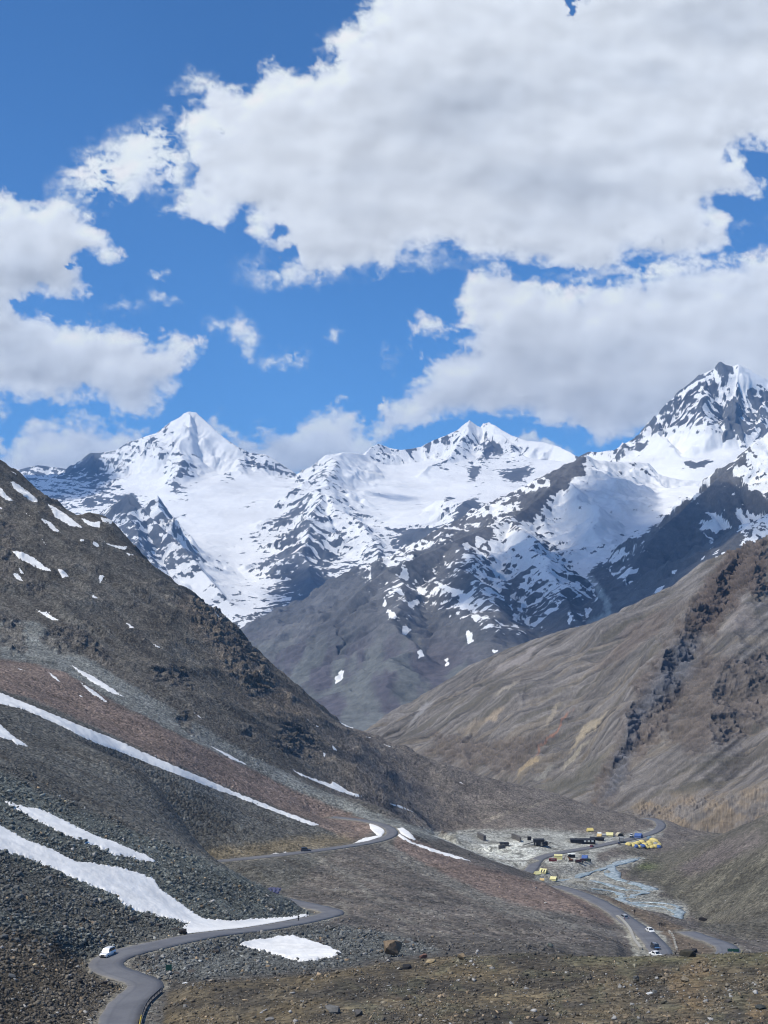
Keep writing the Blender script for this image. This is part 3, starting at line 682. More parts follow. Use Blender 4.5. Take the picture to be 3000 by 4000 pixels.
NP = []
for px in (-450, -150, 0, 200, 400, 600):
    for py in (2760, 2900, 3050, 3200, 3350, 3500, 3650):
        if px >= 400 and py < 3050: continue
        NP.append((px, py, planeD(px, py)))
for px, py in ((-450, 3850), (-150, 3850), (100, 3820), (250, 3750), (-450, 4020), (-150, 4020), (150, 4000), (800, 3420), (800, 3500), (800, 3600), (1000, 3500), (1000, 3580)):
    NP.append((px, py, planeD(px, py)))
ROADS = {}
ROADS['near'] = [(440, 4160, 222), (447, 4080, 240), (457, 4000, 258), (490, 3925, 274), (540, 3882, 284), (572, 3856, 290), (560, 3832, 293), (500, 3812, 295), (440, 3793, 299), (408, 3772, 304), (425, 3745, 309), (500, 3716, 315), (600, 3694, 322), (700, 3672, 331), (800, 3652, 342), (900, 3640, 355), (1000, 3630, 370), (1100, 3613, 391),
                 (1200, 3594, 415), (1270, 3577, 437), (1305, 3566, 452), (1290, 3556, 463), (1240, 3544, 472), (1180, 3531, 480), (1110, 3516, 490), (1000, 3488, 508), (880, 3440, 540), (790, 3385, 568)]
ROADS['upper'] = [(720, 3372, 574), (790, 3369, 574), (900, 3360, 579), (1000, 3350, 585), (1100, 3339, 592), (1200, 3327, 600), (1300, 3314, 609), (1400, 3299, 622), (1480, 3284, 635), (1528, 3265, 650), (1535, 3245, 665), (1505, 3226, 680), (1460, 3213, 690), (1400, 3202, 698), (1300, 3192, 704)]
ROADS['lower'] = [(2140, 3462, 648), (2180, 3463, 640), (2250, 3484, 606), (2330, 3518, 560), (2400, 3558, 520), (2440, 3590, 495), (2515, 3640, 457), (2568, 3695, 420), (2590, 3740, 395), (2610, 3790, 370), (2680, 3815, 360), (2780, 3790, 372), (2845, 3730, 400), (2845, 3700, 418), (2790, 3676, 442), (2735, 3660, 462), (2680, 3640, 480)]
ROADS['camp'] = [(2045, 3440, 752), (2055, 3415, 775), (2085, 3385, 798), (2090, 3365, 812), (2120, 3345, 828), (2200, 3328, 850), (2300, 3312, 872), (2380, 3295, 898), (2450, 3280, 922), (2510, 3266, 952), (2552, 3252, 985), (2582, 3233, 1025), (2582, 3215, 1060), (2560, 3201, 1090), (2520, 3196, 1110)]
TRACK = [(2085, 3360, 815), (1980, 3365, 800), (1850, 3340, 825), (1740, 3312, 850), (1680, 3290, 870), (1700, 3268, 900), (1780, 3256, 915), (1900, 3248, 925), (2040, 3244, 935)]
TRACK2 = [(1740, 3290, 872), (1680, 3282, 875), (1645, 3270, 885), (1670, 3256, 905), (1760, 3246, 930), (1900, 3240, 940)]
for k in ROADS:
    NP += ROADS[k][::1]
# far side of the near lobe, and the hollow behind it
NP += [(900, 3400, 440), (1000, 3448, 446), (1080, 3490, 455), (1135, 3525, 462), (650, 3280, 445), (650, 3180, 500), (700, 3330, 436)]
# far slope above the upper road
NP += [(900, 3340, 588), (900, 3250, 605), (900, 3100, 650), (900, 3000, 690), (700, 3100, 575), (700, 3000, 620), (700, 2900, 670), (1200, 3280, 625), (1200, 3200, 665), (1200, 3100, 730), (1200, 3000, 800), (1430, 3270, 650), (1430, 3240, 675), (450, 2950, 590), (450, 2850, 650), (450, 2740, 710), (200, 2660, 690), (0, 2600, 690), (-300, 2600, 640)]
# dark hill
NP += [(-450, 2400, 800), (-450, 2000, 1000), (-450, 1650, 1200), (0, 2400, 820), (0, 2200, 930), (0, 2000, 1050), (0, 1792, 1200), (100, 1870, 1180), (200, 1985, 1140), (230, 2010, 1130), (310, 2012, 1130), (400, 2010, 1130), (450, 2045, 1110), (450, 2200, 1000), (450, 2400, 890), (450, 2560, 800), (560, 2170, 1110), (700, 2290, 1080), (850, 2385, 1040), (700, 2500, 900), (700, 2700, 770),
       (920, 2440, 1040), (950, 2600, 920), (950, 2800, 790), (1000, 2540, 1040), (1120, 2650, 1050), (1150, 2850, 890), (1200, 2730, 1060), (1250, 2785, 1080), (1350, 2830, 1100), (1480, 2885, 1120), (1480, 2960, 980), (1480, 3060, 840), (1480, 3150, 740), (1700, 2965, 1110), (1700, 3060, 1055), (1700, 3150, 1000), (1700, 3220, 955), (1850, 3020, 1120), (2000, 3060, 1120), (2000, 3140, 1040), (2000, 3210, 980), (2200, 3112, 1130), (2200, 3180, 1040), (2200, 3240, 965), (2400, 3168, 1130), (2400, 3230, 1020), (2550, 3190, 1130), (2620, 3222, 1080), (2720, 3255, 1050)]
for px, py, D in [(0, 1792, 1200), (200, 1985, 1140), (400, 2010, 1130), (560, 2170, 1110), (700, 2290, 1080), (850, 2385, 1040), (1000, 2540, 1040), (1120, 2650, 1050), (1250, 2785, 1080), (1480, 2885, 1120), (1700, 2965, 1110), (2000, 3060, 1120), (2200, 3112, 1130), (2400, 3168, 1130), (-450, 1650, 1200)]:
    NP += [(px, py + 170, D * 1.12), (px, py + 420, D * 1.3)]
NP += [(2720, 3300, 1150), (3000, 3260, 1000), (3000, 3230, 1150), (2600, 3260, 1200), (2600, 3220, 1400), (3200, 3230, 1400), (2900, 3250, 1300)]
# brown slope between the roads
NP += [(1500, 3600, 428), (1500, 3540, 462), (1500, 3480, 500), (1500, 3380, 570), (1500, 3320, 612), (1250, 3480, 505), (1250, 3400, 552), (1150, 3345, 594), (1000, 3400, 552), (1380, 3600, 430), (1700, 3620, 425), (1700, 3520, 490), (1700, 3420, 560), (1700, 3340, 625), (1900, 3620, 425), (1900, 3550, 475), (1900, 3470, 530), (1900, 3410, 585), (2100, 3660, 410), (2100, 3580, 460), (2100, 3510, 520), (2100, 3460, 575),
       (2300, 3690, 400), (2300, 3620, 440), (2300, 3560, 490), (2400, 3690, 405), (2440, 3720, 392), (2390, 3640, 440), (1560, 3236, 680), (1640, 3270, 665), (1750, 3325, 648), (1850, 3362, 638), (2000, 3415, 628), (2100, 3445, 622)]
# valley floor behind its edge
NP += [(1600, 3290, 780), (1600, 3230, 830), (1700, 3300, 830), (1850, 3390, 770), (1900, 3345, 815), (2000, 3420, 745), (2000, 3380, 785), (2100, 3440, 735), (2180, 3440, 735), (2200, 3400, 775), (2250, 3360, 815), (2300, 3345, 840), (2350, 3320, 868), (1800, 3250, 920), (1900, 3300, 860), (2000, 3300, 862), (2100, 3260, 920), (2000, 3250, 925), (2250, 3270, 925), (2350, 3262, 940), (2280, 3470, 690), (2350, 3490, 690), (2250, 3450, 715),
       (2430, 3300, 905), (2480, 3320, 880), (2500, 3300, 920), (2540, 3320, 905), (2450, 3350, 850), (2600, 3280, 960)]
# river and its banks
RIVER = [(2500, 3350, 848), (2450, 3362, 836), (2400, 3376, 822), (2385, 3400, 803), (2400, 3430, 780), (2450, 3443, 768), (2510, 3458, 756), (2550, 3474, 744), (2510, 3490, 732), (2440, 3502, 722), (2415, 3515, 712), (2440, 3530, 702), (2520, 3537, 696), (2600, 3540, 693), (2650, 3556, 681), (2655, 3575, 668), (2620, 3592, 657), (2630, 3610, 646), (2670, 3630, 633), (2720, 3660, 615)]
RIVER2 = [(2400, 3376, 822), (2350, 3395, 806), (2290, 3410, 795), (2240, 3430, 779), (2290, 3440, 770), (2350, 3445, 766), (2420, 3470, 747), (2460, 3478, 741), (2520, 3480, 740)]
NP += RIVER
NP += [(2426, 3525, 590), (2516, 3558, 552), (2599, 3594, 525), (2665, 3625, 500), (2350, 3500, 612), (2715, 3650, 482), (2560, 3600, 505), (2620, 3640, 475)]
NP += [(2560, 3400, 815), (2520, 3375, 845), (2650, 3460, 760), (2720, 3520, 712), (2740, 3600, 650), (2790, 3660, 590), (2900, 3700, 515), (3000, 3710, 490), (3000, 3600, 545), (3000, 3450, 620), (3000, 3300, 710), (3000, 3183, 800), (2900, 3232, 815), (2800, 3266, 840), (2650, 3330, 870), (2560, 3350, 872), (2800, 3400, 740), (2750, 3470, 730), (2870, 3560, 610), (2850, 3340, 755), (3450, 3050, 800), (3450, 3300, 650), (3450, 3600, 480), (3450, 3150, 1000)]
# foreground knoll and rubble field
NP += [(-450, 4300, 190), (150, 4300, 195), (700, 4000, 246), (750, 3920, 262), (720, 3850, 280), (850, 3850, 278), (1000, 4000, 232), (1000, 3900, 255), (1100, 3830, 276), (1250, 3800, 288), (1000, 3760, 305), (800, 3740, 318), (650, 3740, 314), (620, 3790, 303), (1000, 3690, 340), (1200, 3700, 335), (1200, 3650, 372), (1350, 3640, 392), (1450, 3660, 372), (1450, 3740, 312), (1530, 3745, 308), (1600, 3690, 345), (1700, 3720, 318), (1700, 3670, 360), (1900, 3720, 308), (1900, 3680, 345), (2100, 3712, 300), (2100, 3690, 330),
       (1500, 4000, 205), (1500, 3870, 245), (1900, 4000, 200), (1900, 3870, 238), (2250, 4000, 194), (2250, 3860, 228), (2600, 4000, 190), (2600, 3880, 218), (3000, 4000, 184), (3000, 3860, 212), (3450, 3900, 205), (3450, 3700, 238), (2250, 3732, 275), (2430, 3742, 262), (2500, 3745, 258), (2620, 3738, 256), (2720, 3734, 254), (2800, 3731, 252), (2900, 3726, 250), (3000, 3722, 248),
       (2250, 3770, 320), (2430, 3830, 310), (2620, 3860, 305), (2800, 3860, 305), (3000, 3830, 310), (3450, 3800, 320), (2430, 3780, 350), (2950, 3760, 380), (1500, 4350, 150), (3000, 4350, 140), (2250, 4350, 145), (0, 4900, 110), (1500, 4900, 100), (3000, 4900, 95), (700, 4350, 165)]

def fit_near():
    A = np.array(NP, float)
    s = np.array([sof(a, b) for a, b, _ in NP]); q = np.array([qof(b) for _, b, _ in NP]); t = np.log(A[:, 2])
    # drop near-duplicates
    keep = []
    for i in range(len(s)):
        if all((s[i] - s[j]) ** 2 + (t[i] - t[j]) ** 2 > 0.00012 for j in keep): keep.append(i)
    s, q, t = s[keep], q[keep], t[keep]
    return tps_fit(np.stack([s, t], -1), q, 3e-6)
NEAR = fit_near()

def near_base(X, Y):
    return tps_eval(NEAR, X / Y, np.log(Y)) * Y

ROAD_W = {'near': 3.6, 'upper': 2.6, 'lower': 3.3, 'camp': 3.4}
def road_curve(P, n=3):
    Q = np.array([W(*p) for p in P])
    return chaikin(Q, n)
RC = {k: road_curve(v) for k, v in ROADS.items()}
TC = road_curve(TRACK); TC2 = road_curve(TRACK2)
RIVER3 = [(2240, 3432, 778), (2200, 3436, 775), (2150, 3445, 760), (2180, 3458, 735), (2300, 3468, 730), (2400, 3480, 735), (2440, 3500, 722)]
RIVER4 = [(2440, 3530, 702), (2500, 3522, 706), (2600, 3526, 700), (2660, 3545, 688)]
RV = road_curve(RIVER); RV2 = road_curve(RIVER2); RV3 = road_curve(RIVER3); RV4 = road_curve(RIVER4)

def near_height(X, Y, detail=True):
    Z = near_base(X, Y)
    px, py = proj(X, Y, Z)
    if detail:
        big = fbm(X / 55, Y / 55, 101, 5, 0.55)
        u = X * .9 + Y * .1
        gul = ridged(Y / 26 + .3 * big, X / 130, 103, 5, .55) - .45
        hill = sstep(700, 860, Y) * sstep(2300, 1700, px)      # the dark hill
        amp = 0.5 + 1.4 * sstep(300, 600, Y) * sstep(700, 760, Y) * 0 + 0.5 * sstep(300, 500, Y)
        flat = sstep(690, 740, Y) * sstep(1640, 1740, px) * sstep(2700, 2600, px) * sstep(960, 930, Y)
        Z = Z + (big * amp * 1.6 + gul * 1.2 * amp) * (1 - .75 * flat) * (1 - hill)
        hd = ridged((X + .4 * Z) / 46, (Z * 1.2 + .6 * Y) / 46, 110, 6, .6)
        Z = Z + hill * ((hd - .45) * 5.5 + gul * 3.0) * sstep(2300, 1300, px) + hill * sstep(1300, 2300, px) * (gul * 2.2 + big * 1.5)
        Z = Z + 0.22 * fbm(X / 4.5, Y / 4.5, 105, 4, .6) * (1 - .6 * flat) * (1 + 2 * hill)
    return Z

CRAGS = [[(150, 2500), (210, 2440), (300, 2440), (420, 2540), (440, 2620), (330, 2560), (240, 2560)], [(580, 2600), (720, 2600), (760, 2700), (700, 2690), (600, 2660)], [(680, 2790), (740, 2770), (750, 2870), (700, 2840)], [(1060, 2900), (1130, 2800), (1220, 2860), (1270, 2950), (1180, 2960), (1080, 2930)], [(0, 2410), (80, 2420), (110, 2540), (60, 2560), (0, 2500)],
         [(0, 2030), (60, 2040), (60, 2250), (0, 2260)], [(860, 2420), (960, 2500), (1010, 2580), (940, 2600), (880, 2500)], [(100, 2270), (180, 2290), (170, 2340), (110, 2320)], [(940, 2840), (1000, 2840), (1000, 2890), (950, 2880)], [(740, 2320), (880, 2360), (1000, 2540), (1100, 2680), (980, 2720), (900, 2640), (820, 2500), (740, 2400)]]

def road_blend(X, Y, Z):
    extra = np.zeros(X.shape)
    rd = np.full(X.shape, 1e3)
    for k, Cv in RC.items():
        m = (X > Cv[:, 0].min() - 25) & (X < Cv[:, 0].max() + 25) & (Y > Cv[:, 1].min() - 25) & (Y < Cv[:, 1].max() + 25)
        d, a, (z,), s_ = seg_dist(X[m], Y[m], Cv)
        hw = ROAD_W[k] + 1.3
        if k == 'lower':
            hw = hw + 3.2 * sstep(2400, 2460, proj(X[m], Y[m], z)[0]) * (Y[m] < 520)
        w_ = 1 - sstep(0, 1, (d - hw) / (4.0 + 0.012 * Y[m]))
        Z[m] = Z[m] * (1 - w_) + (z - 0.18) * w_
        rd[m] = np.minimum(rd[m], d - ROAD_W[k])
    for Cv, hw in ((TC, 2.0), (TC2, 1.5)):
        m = (X > Cv[:, 0].min() - 15) & (X < Cv[:, 0].max() + 15) & (Y > Cv[:, 1].min() - 15) & (Y < Cv[:, 1].max() + 15)
        d, a, (z,), s_ = seg_dist(X[m], Y[m], Cv)
        w_ = 1 - sstep(0, 1, (d - hw) / 5)
        Z[m] = Z[m] * (1 - w_) + z * w_
    for Cv, hw in ((RV, 4.5), (RV2, 2.5), (RV3, 1.5), (RV4, 1.5)):
        m = (X > Cv[:, 0].min() - 30) & (X < Cv[:, 0].max() + 30) & (Y > Cv[:, 1].min() - 30) & (Y < Cv[:, 1].max() + 30)
        d, a, (z,), s_ = seg_dist(X[m], Y[m], Cv)
        w_ = 1 - sstep(0, 1, (d - hw) / 12)
        Z[m] = Z[m] * (1 - w_) + (z - .35 + .85 * np.clip(fbm(X[m] / 7, Y[m] / 12, 7, 4), -.2, 1)) * w_
    return Z, rd

def P11(o, s_, L): return [(o[0] + a / s_, o[1] + b / s_) for a, b in L]
c1 = lambda L: P11((0, 3200), 1.106, L)
c2 = lambda L: P11((1500, 3200), 1.106, L)
c3 = lambda L: P11((0, 2600), 1.106, L)
c4 = lambda L: P11((1500, 2600), 1.106, L)
c5 = lambda L: P11((0, 1800), 1.106, L)
# outlines of the snow patches, with the range of distances they lie at
SNOW = [
    (c1([(-200, -60), (0, 25), (110, 90), (200, 120), (330, 185), (400, 190), (520, 210), (620, 240), (660, 255), (690, 300), (760, 350), (830, 400), (880, 430), (1000, 440), (1100, 430), (1250, 425), (1310, 410), (1340, 415), (1300, 440), (1200, 462), (1000, 488), (850, 503), (800, 500), (780, 470), (820, 450), (720, 430), (600, 400), (540, 375), (500, 330), (400, 290), (330, 260), (190, 200), (100, 160), (0, 140), (-200, 50)]), 250, 480, 5),
    (c3([(10, 585), (60, 597), (100, 610), (170, 620), (250, 655), (400, 730), (500, 765), (560, 790), (630, 820), (690, 852), (600, 842), (570, 828), (500, 822), (430, 790), (380, 770), (310, 742), (250, 720), (200, 690), (140, 665), (100, 640)]), 300, 600, 5),
    (c3([(-200, 20), (0, 118), (120, 165), (300, 240), (500, 320), (700, 410), (900, 495), (1060, 565), (1200, 620), (1390, 692), (1340, 690), (1180, 630), (1040, 575), (900, 522), (700, 447), (540, 382), (400, 330), (240, 250), (100, 190), (0, 165), (-200, 90)]), 400, 690, 3),
    (c3([(-200, 180), (0, 255), (30, 280), (50, 300), (100, 332), (122, 350), (75, 345), (50, 322), (0, 310), (-200, 260)]), 350, 600, 3),
    (c1([(1028, 545), (1050, 530), (1100, 520), (1160, 518), (1200, 505), (1270, 505), (1330, 522), (1420, 550), (1482, 580), (1440, 600), (1400, 600), (1370, 608), (1310, 620), (1230, 600), (1170, 580), (1120, 570), (1060, 552)]), 300, 420, 4),
    (c3([(1590, 668), (1640, 690), (1665, 712), (1650, 740), (1600, 765), (1560, 780), (1515, 775), (1570, 745), (1630, 735), (1600, 705)]), 600, 700, 2),
    (c3([(1165, 818), (1190, 808), (1215, 815), (1232, 803), (1250, 812), (1232, 820), (1180, 823)]), 560, 640, 1.5),
    (c2([(48, 42), (80, 35), (112, 58), (140, 88), (120, 90), (70, 60)]), 610, 720, 2), (c2([(48, 55), (80, 70), (120, 98), (180, 118), (250, 140), (320, 160), (382, 184), (300, 168), (200, 138), (100, 98), (60, 75)]), 560, 680, 2),
    (c3([(1255, 445), (1330, 480), (1430, 512), (1435, 498), (1500, 540), (1580, 570), (1540, 568), (1450, 538), (1380, 508), (1300, 475)]), 700, 1000, 2.5),
    (c3([(345, 70), (400, 105), (440, 135), (467, 160), (440, 150), (400, 125), (370, 100)]), 600, 900, 2), (c3([(308, -5), (345, 20), (400, 45), (480, 95), (540, 138), (480, 118), (390, 68), (330, 22)]), 600, 900, 1.5),
    (c3([(905, 345), (980, 380), (1080, 435), (1000, 405)]), 600, 900, 1.5), (c3([(830, 195), (885, 240), (850, 218)]), 600, 1000, 1.5), (c3([(50, 0), (140, 35), (90, 18)]), 600, 1000, 1.5), (c3([(205, 25), (240, 48), (262, 72), (230, 55)]), 600, 1000, 1.5), (c3([(325, 118), (380, 145), (350, 135)]), 600, 1000, 1),
    (c3([(1460, 240), (1500, 245), (1535, 275), (1490, 262)]), 800, 1200, 2), (c3([(1430, 335), (1460, 370), (1440, 365)]), 700, 1200, 1.5), (c3([(1395, 375), (1408, 380), (1400, 400)]), 700, 1200, 1.5), (c3([(1295, 222), (1345, 238), (1310, 232)]), 800, 1200, 1.5), (c3([(1350, 252), (1400, 272), (1370, 264)]), 800, 1200, 1), (c3([(1560, 300), (1612, 315), (1590, 312)]), 800, 1200, 1.5),
    (c4([(-6, 588), (70, 605), (110, 625), (160, 643), (90, 622)]), 700, 1100, 1.5), (c4([(315, 497), (350, 512), (330, 508)]), 800, 1200, 1), (c4([(-5, 338), (60, 358), (20, 350)]), 800, 1200, 1),
] + [(c5(L), 800, 1300, 3) for L in [
    [(40, 85), (60, 90), (90, 110), (150, 155), (172, 180), (140, 178), (100, 150), (60, 120)], [(-40, 100), (0, 112), (30, 150), (60, 175), (30, 172), (0, 150)], [(205, 185), (260, 215), (330, 265), (355, 290), (300, 282), (240, 245)], [(165, 245), (220, 265), (265, 315), (230, 302)], [(345, 245), (400, 265), (435, 262), (430, 292), (380, 278)], [(435, 245), (490, 255), (480, 272), (440, 262)],
    [(50, 390), (100, 395), (150, 420), (190, 455), (235, 480), (180, 472), (120, 442), (80, 422)], [(45, 485), (80, 490), (100, 520), (70, 510)], [(75, 458), (112, 490), (90, 485)], [(245, 462), (280, 480), (300, 500), (270, 506)], [(335, 335), (367, 345), (350, 350)], [(390, 345), (420, 355), (450, 378), (410, 370)], [(440, 348), (500, 365), (552, 372), (540, 386), (490, 372)], [(542, 395), (580, 408), (555, 411)],
    [(150, 642), (200, 658), (262, 694), (220, 686)], [(180, 640), (225, 660), (200, 656)], [(540, 695), (580, 720), (560, 723)], [(655, 785), (702, 810), (680, 806)], [(425, 490), (450, 500), (432, 530)], [(385, 570), (430, 595), (400, 592)], [(178, 332), (202, 366), (188, 355)], [(100, 215), (142, 247), (120, 236)], [(920, 645), (962, 682), (940, 672)], [(885, 600), (900, 620), (892, 620)], [(50, 45), (80, 62), (62, 60)], [(110, 820), (190, 885), (150, 862)], [(-20, 848), (60, 885), (20, 875)], [(-10, 195), (20, 205), (0, 208)]]]

RED1 = [(-400, 2420), (0, 2575), (120, 2590), (250, 2625), (450, 2745), (700, 2872), (900, 2965), (1100, 3065), (1300, 3155), (1420, 3200), (1490, 3235), (1440, 3262), (1370, 3290), (1230, 3212), (900, 3080), (500, 2900), (200, 2760), (0, 2690), (-400, 2560)]
RED2 = [(1545, 3275), (1560, 3248), (1700, 3320), (1850, 3378), (2000, 3420), (2180, 3465), (2330, 3530), (2420, 3590), (2380, 3610), (2250, 3570), (2080, 3545), (1900, 3490), (1750, 3420), (1620, 3350), (1540, 3310)]
GREYBAND = [(0, 2420), (150, 2430), (300, 2540), (450, 2640), (700, 2785), (950, 2935), (1200, 3060), (1500, 3190), (1750, 3260), (1700, 3280), (1560, 3245), (1420, 3198), (1100, 3062), (700, 2870), (450, 2742), (250, 2622), (0, 2570)]
GREEN = [(-400, 2900), (0, 3020), (250, 3130), (500, 3240), (640, 3300), (800, 3360), (1000, 3440), (1140, 3520), (1280, 3600), (1200, 3600), (900, 3660), (600, 3720), (350, 3760), (200, 3700), (-400, 3500)]
GREEN2 = [(560, 3780), (700, 3700), (1000, 3650), (1350, 3620), (1480, 3640), (1650, 3680), (1720, 3720), (1480, 3745), (1300, 3790), (1000, 3810), (700, 3830)]
KNOLL = [(650, 4400), (640, 3990), (660, 3880), (780, 3835), (1000, 3825), (1280, 3800), (1480, 3760), (1700, 3745), (2000, 3725), (2250, 3730), (2620, 3735), (3000, 3715), (3500, 3690), (3500, 4400)]
CAMP = [(1660, 3290), (1700, 3262), (1800, 3246), (2050, 3238), (2250, 3250), (2400, 3270), (2560, 3240), (2590, 3260), (2430, 3300), (2330, 3330), (2330, 3375), (2200, 3390), (2130, 3380), (2060, 3400), (1900, 3360), (1750, 3330)]
BED = [(2120, 3400), (2300, 3380), (2430, 3345), (2520, 3345), (2500, 3370), (2400, 3410), (2430, 3440), (2560, 3460), (2590, 3480), (2560, 3500), (2680, 3530), (2690, 3570), (2660, 3610), (2720, 3670), (2600, 3620), (2420, 3550), (2250, 3480), (2150, 3450), (2080, 3440)]

def near_colours(X, Y, Z, rd):
    px, py = proj(X, Y, Z)
    n1 = fbm(X / 30, Y / 30, 201, 5); n2 = fbm(X / 8, Y / 8, 202, 4)
    wx = px + 9 * n2; wy = py + 9 * fbm(X / 8, Y / 8, 203, 4)
    col = np.zeros(X.shape + (3,)); col[:] = (0.088, 0.080, 0.072)
    def paint(m, c, a=1.0):
        nonlocal col
        m = np.clip(m * a, 0, 1)[..., None]
        col = col * (1 - m) + np.array(c) * m
    far = sstep(700, 800, Y)
    hill = far * sstep(1500, 1100, px)
    # dark hill with browner and paler strips that run downhill
    u = px * .62 - py * .78; v = px * .78 + py * .62
    stH = fbm(u / 22 + .6 * n1, v / 260, 204, 5, .6)
    paint(hill, (0.084, 0.077, 0.068))
    paint(hill * sstep(.0, .4, stH), (0.112, 0.107, 0.098), .7)
    paint(hill * sstep(.05, .4, -stH), (0.060, 0.055, 0.050), .7)
    paint(sstep(-60, 60, poly_sd(px, py, [(740, 2330), (900, 2420), (1100, 2640), (1260, 2790), (1150, 2820), (950, 2700), (800, 2500), (700, 2400)], 120) + 60 * n1) * hill, (0.150, 0.122, 0.098), .8)
    paint(far * sstep(1100, 1500, px) * sstep(2900, 2800, px), (0.135, 0.118, 0.105))
    stT = fbm(u / 15 + .5 * n1, v / 300, 224, 5, .6)
    paint(far * sstep(1100, 1500, px) * sstep(.05, .4, stT), (0.098, 0.085, 0.078), .8)
    # left scree
    lf = sstep(760, 700, Y)
    u2 = py - .44 * px; v2 = px + .44 * py
    st2 = fbm(u2 / 24 + .4 * n1, v2 / 500, 206, 5, .6)
    paint(lf * sstep(1550, 1450, px) * sstep(3760, 3700, py), (0.093, 0.090, 0.082))
    paint(lf * sstep(.1, .45, st2) * sstep(1550, 1450, px), (0.072, 0.066, 0.058), .8)
    paint(lf * sstep(.1, .45, -st2) * sstep(1550, 1450, px), (0.112, 0.112, 0.104), .7)
    paint(sstep(-25, 25, poly_sd(wx, wy, [(0, 3180), (250, 3130), (500, 3260), (300, 3300), (0, 3200)], 60)) * .6, (0.10, 0.105, 0.10))
    paint(sstep(-8, 8, poly_sd(wx, wy, GREYBAND)) * (Y > 560), (0.155, 0.158, 0.150))
    paint(sstep(-8, 8, poly_sd(wx, wy, RED1)) * (Y > 400), (0.160, 0.122, 0.105))
    paint(sstep(-8, 8, poly_sd(wx, wy, RED1)) * (Y > 400) * sstep(.0, .4, st2), (0.130, 0.102, 0.088), .8)
    # brown slope between roads
    mid = sstep(395, 410, Y) * sstep(700, 660, Y) * sstep(1120, 1200, px + (py - 3450) * 1.2) * sstep(3290, 3330, py + .12 * (1500 - px))
    paint(mid, (0.105, 0.092, 0.083))
    st3 = fbm((py - .30 * px) / 22 + .5 * n1, (px + .3 * py) / 260, 207, 5, .6)
    paint(mid * sstep(.05, .4, st3), (0.135, 0.125, 0.112), .8)
    paint(mid * sstep(.05, .4, -st3), (0.078, 0.074, 0.070), .8)
    for Q, wd in (([(1500, 3300), (1600, 3360), (1800, 3460), (2000, 3550), (2250, 3620)], 14), ([(1220, 3340), (1330, 3400), (1420, 3470), (1450, 3500)], 12), ([(1560, 3360), (1700, 3430), (1900, 3530), (2000, 3570)], 8)):
        d, _, _, _ = seg_dist(wx, wy, np.array(Q))
        paint(sstep(wd * 1.5, wd * .3, d) * (Y > 380) * (Y < 690), (0.150, 0.142, 0.128), .7)
    paint(sstep(-10, 10, poly_sd(wx, wy, RED2)) * (Y > 430) * (Y < 700), (0.142, 0.108, 0.093))
    # tan apron above the upper road
    paint(sstep(-20, 20, poly_sd(wx, wy, [(740, 3350), (800, 3320), (1000, 3300), (1150, 3270), (1350, 3260), (1400, 3290), (1000, 3345), (800, 3370)]) + 10 * n2) * (Y > 540), (0.160, 0.130, 0.085), .8)
    # green-grey rubble
    paint(sstep(-15, 15, poly_sd(wx, wy, GREEN) + 12 * n1) * (Y < 520), (0.100, 0.108, 0.100))
    paint(sstep(-15, 15, poly_sd(wx, wy, [(-400, 3300), (0, 3340), (200, 3420), (400, 3520), (700, 3660), (500, 3700), (0, 3560), (-400, 3500)]) + 30 * n1) * (Y < 520), (0.096, 0.094, 0.084), .8)
    paint(sstep(-15, 15, poly_sd(wx, wy, GREEN2) + 10 * n1) * (Y < 420), (0.100, 0.104, 0.100))
    paint(sstep(-30, 30, poly_sd(wx, wy, [(-400, 3560), (150, 3640), (330, 3760), (480, 3840), (400, 3960), (330, 4100), (-400, 4400)]) + 20 * n1) * (Y < 330), (0.082, 0.068, 0.050), .9)
    # foreground knoll
    kn = sstep(-10, 10, poly_sd(wx, wy, KNOLL, 80) + 8 * n1) * (Y < 330)
    paint(kn, (0.100, 0.082, 0.056))
    a1 = fbm(px / 330, py / 80 + px / 1200, 208, 5)
    paint(kn * sstep(.0, .3, a1), (0.056, 0.049, 0.040), .85)
    paint(kn * sstep(.12, .4, -a1), (0.125, 0.098, 0.060), .8)
    paint(kn * sstep(3790, 3745, py) * sstep(2100, 2300, px), (0.110, 0.105, 0.058), .6)
    paint(kn * sstep(.1, .35, fbm(px / 140, py / 60, 209, 4)) * sstep(1200, 1500, px), (0.090, 0.086, 0.055), .5)
    paint(kn * sstep(2450, 2700, px) * sstep(.1, .4, fbm(px / 200, py / 80, 219, 4)), (0.150, 0.105, 0.060), .6)
    # right bank
    jb = sstep(470, 500, Y) * sstep(1.5, 0, np.abs(py - 3450) / 260) * sstep(-20, 20, poly_sd(px, py, [(2480, 3350), (2650, 3310), (3000, 3150), (3500, 2950), (3500, 3800), (2880, 3730), (2740, 3640), (2700, 3560), (2600, 3480), (2440, 3420)], 60) + 14 * n1)
    paint(jb, (0.094, 0.088, 0.070))
    st4 = fbm((px * .70 + py * .71) / 24, (px * .71 - py * .70) / 300, 211, 5, .6)
    paint(jb * sstep(.0, .4, st4), (0.068, 0.062, 0.050), .8)
    paint(jb * sstep(.1, .4, -st4), (0.135, 0.125, 0.098), .8)
    paint(jb * sstep(-10, 30, poly_sd(px, py, [(2620, 3400), (2760, 3310), (2960, 3230), (3000, 3290), (2850, 3370), (2700, 3440)], 60) + 20 * n1), (0.115, 0.095, 0.098), .7)
    paint(blobs(px, py, [(2530, 3385, 40, 14, 0, 1.0)]), (0.10, 0.12, 0.05), .7)
    # bank between lower road and river
    paint(sstep(-8, 8, poly_sd(wx, wy, [(2330, 3490), (2430, 3520), (2600, 3590), (2720, 3650), (2800, 3700), (2800, 3760), (2640, 3740), (2620, 3670), (2500, 3590), (2360, 3510)])) * (Y > 400) * (Y < 640), (0.125, 0.098, 0.074))
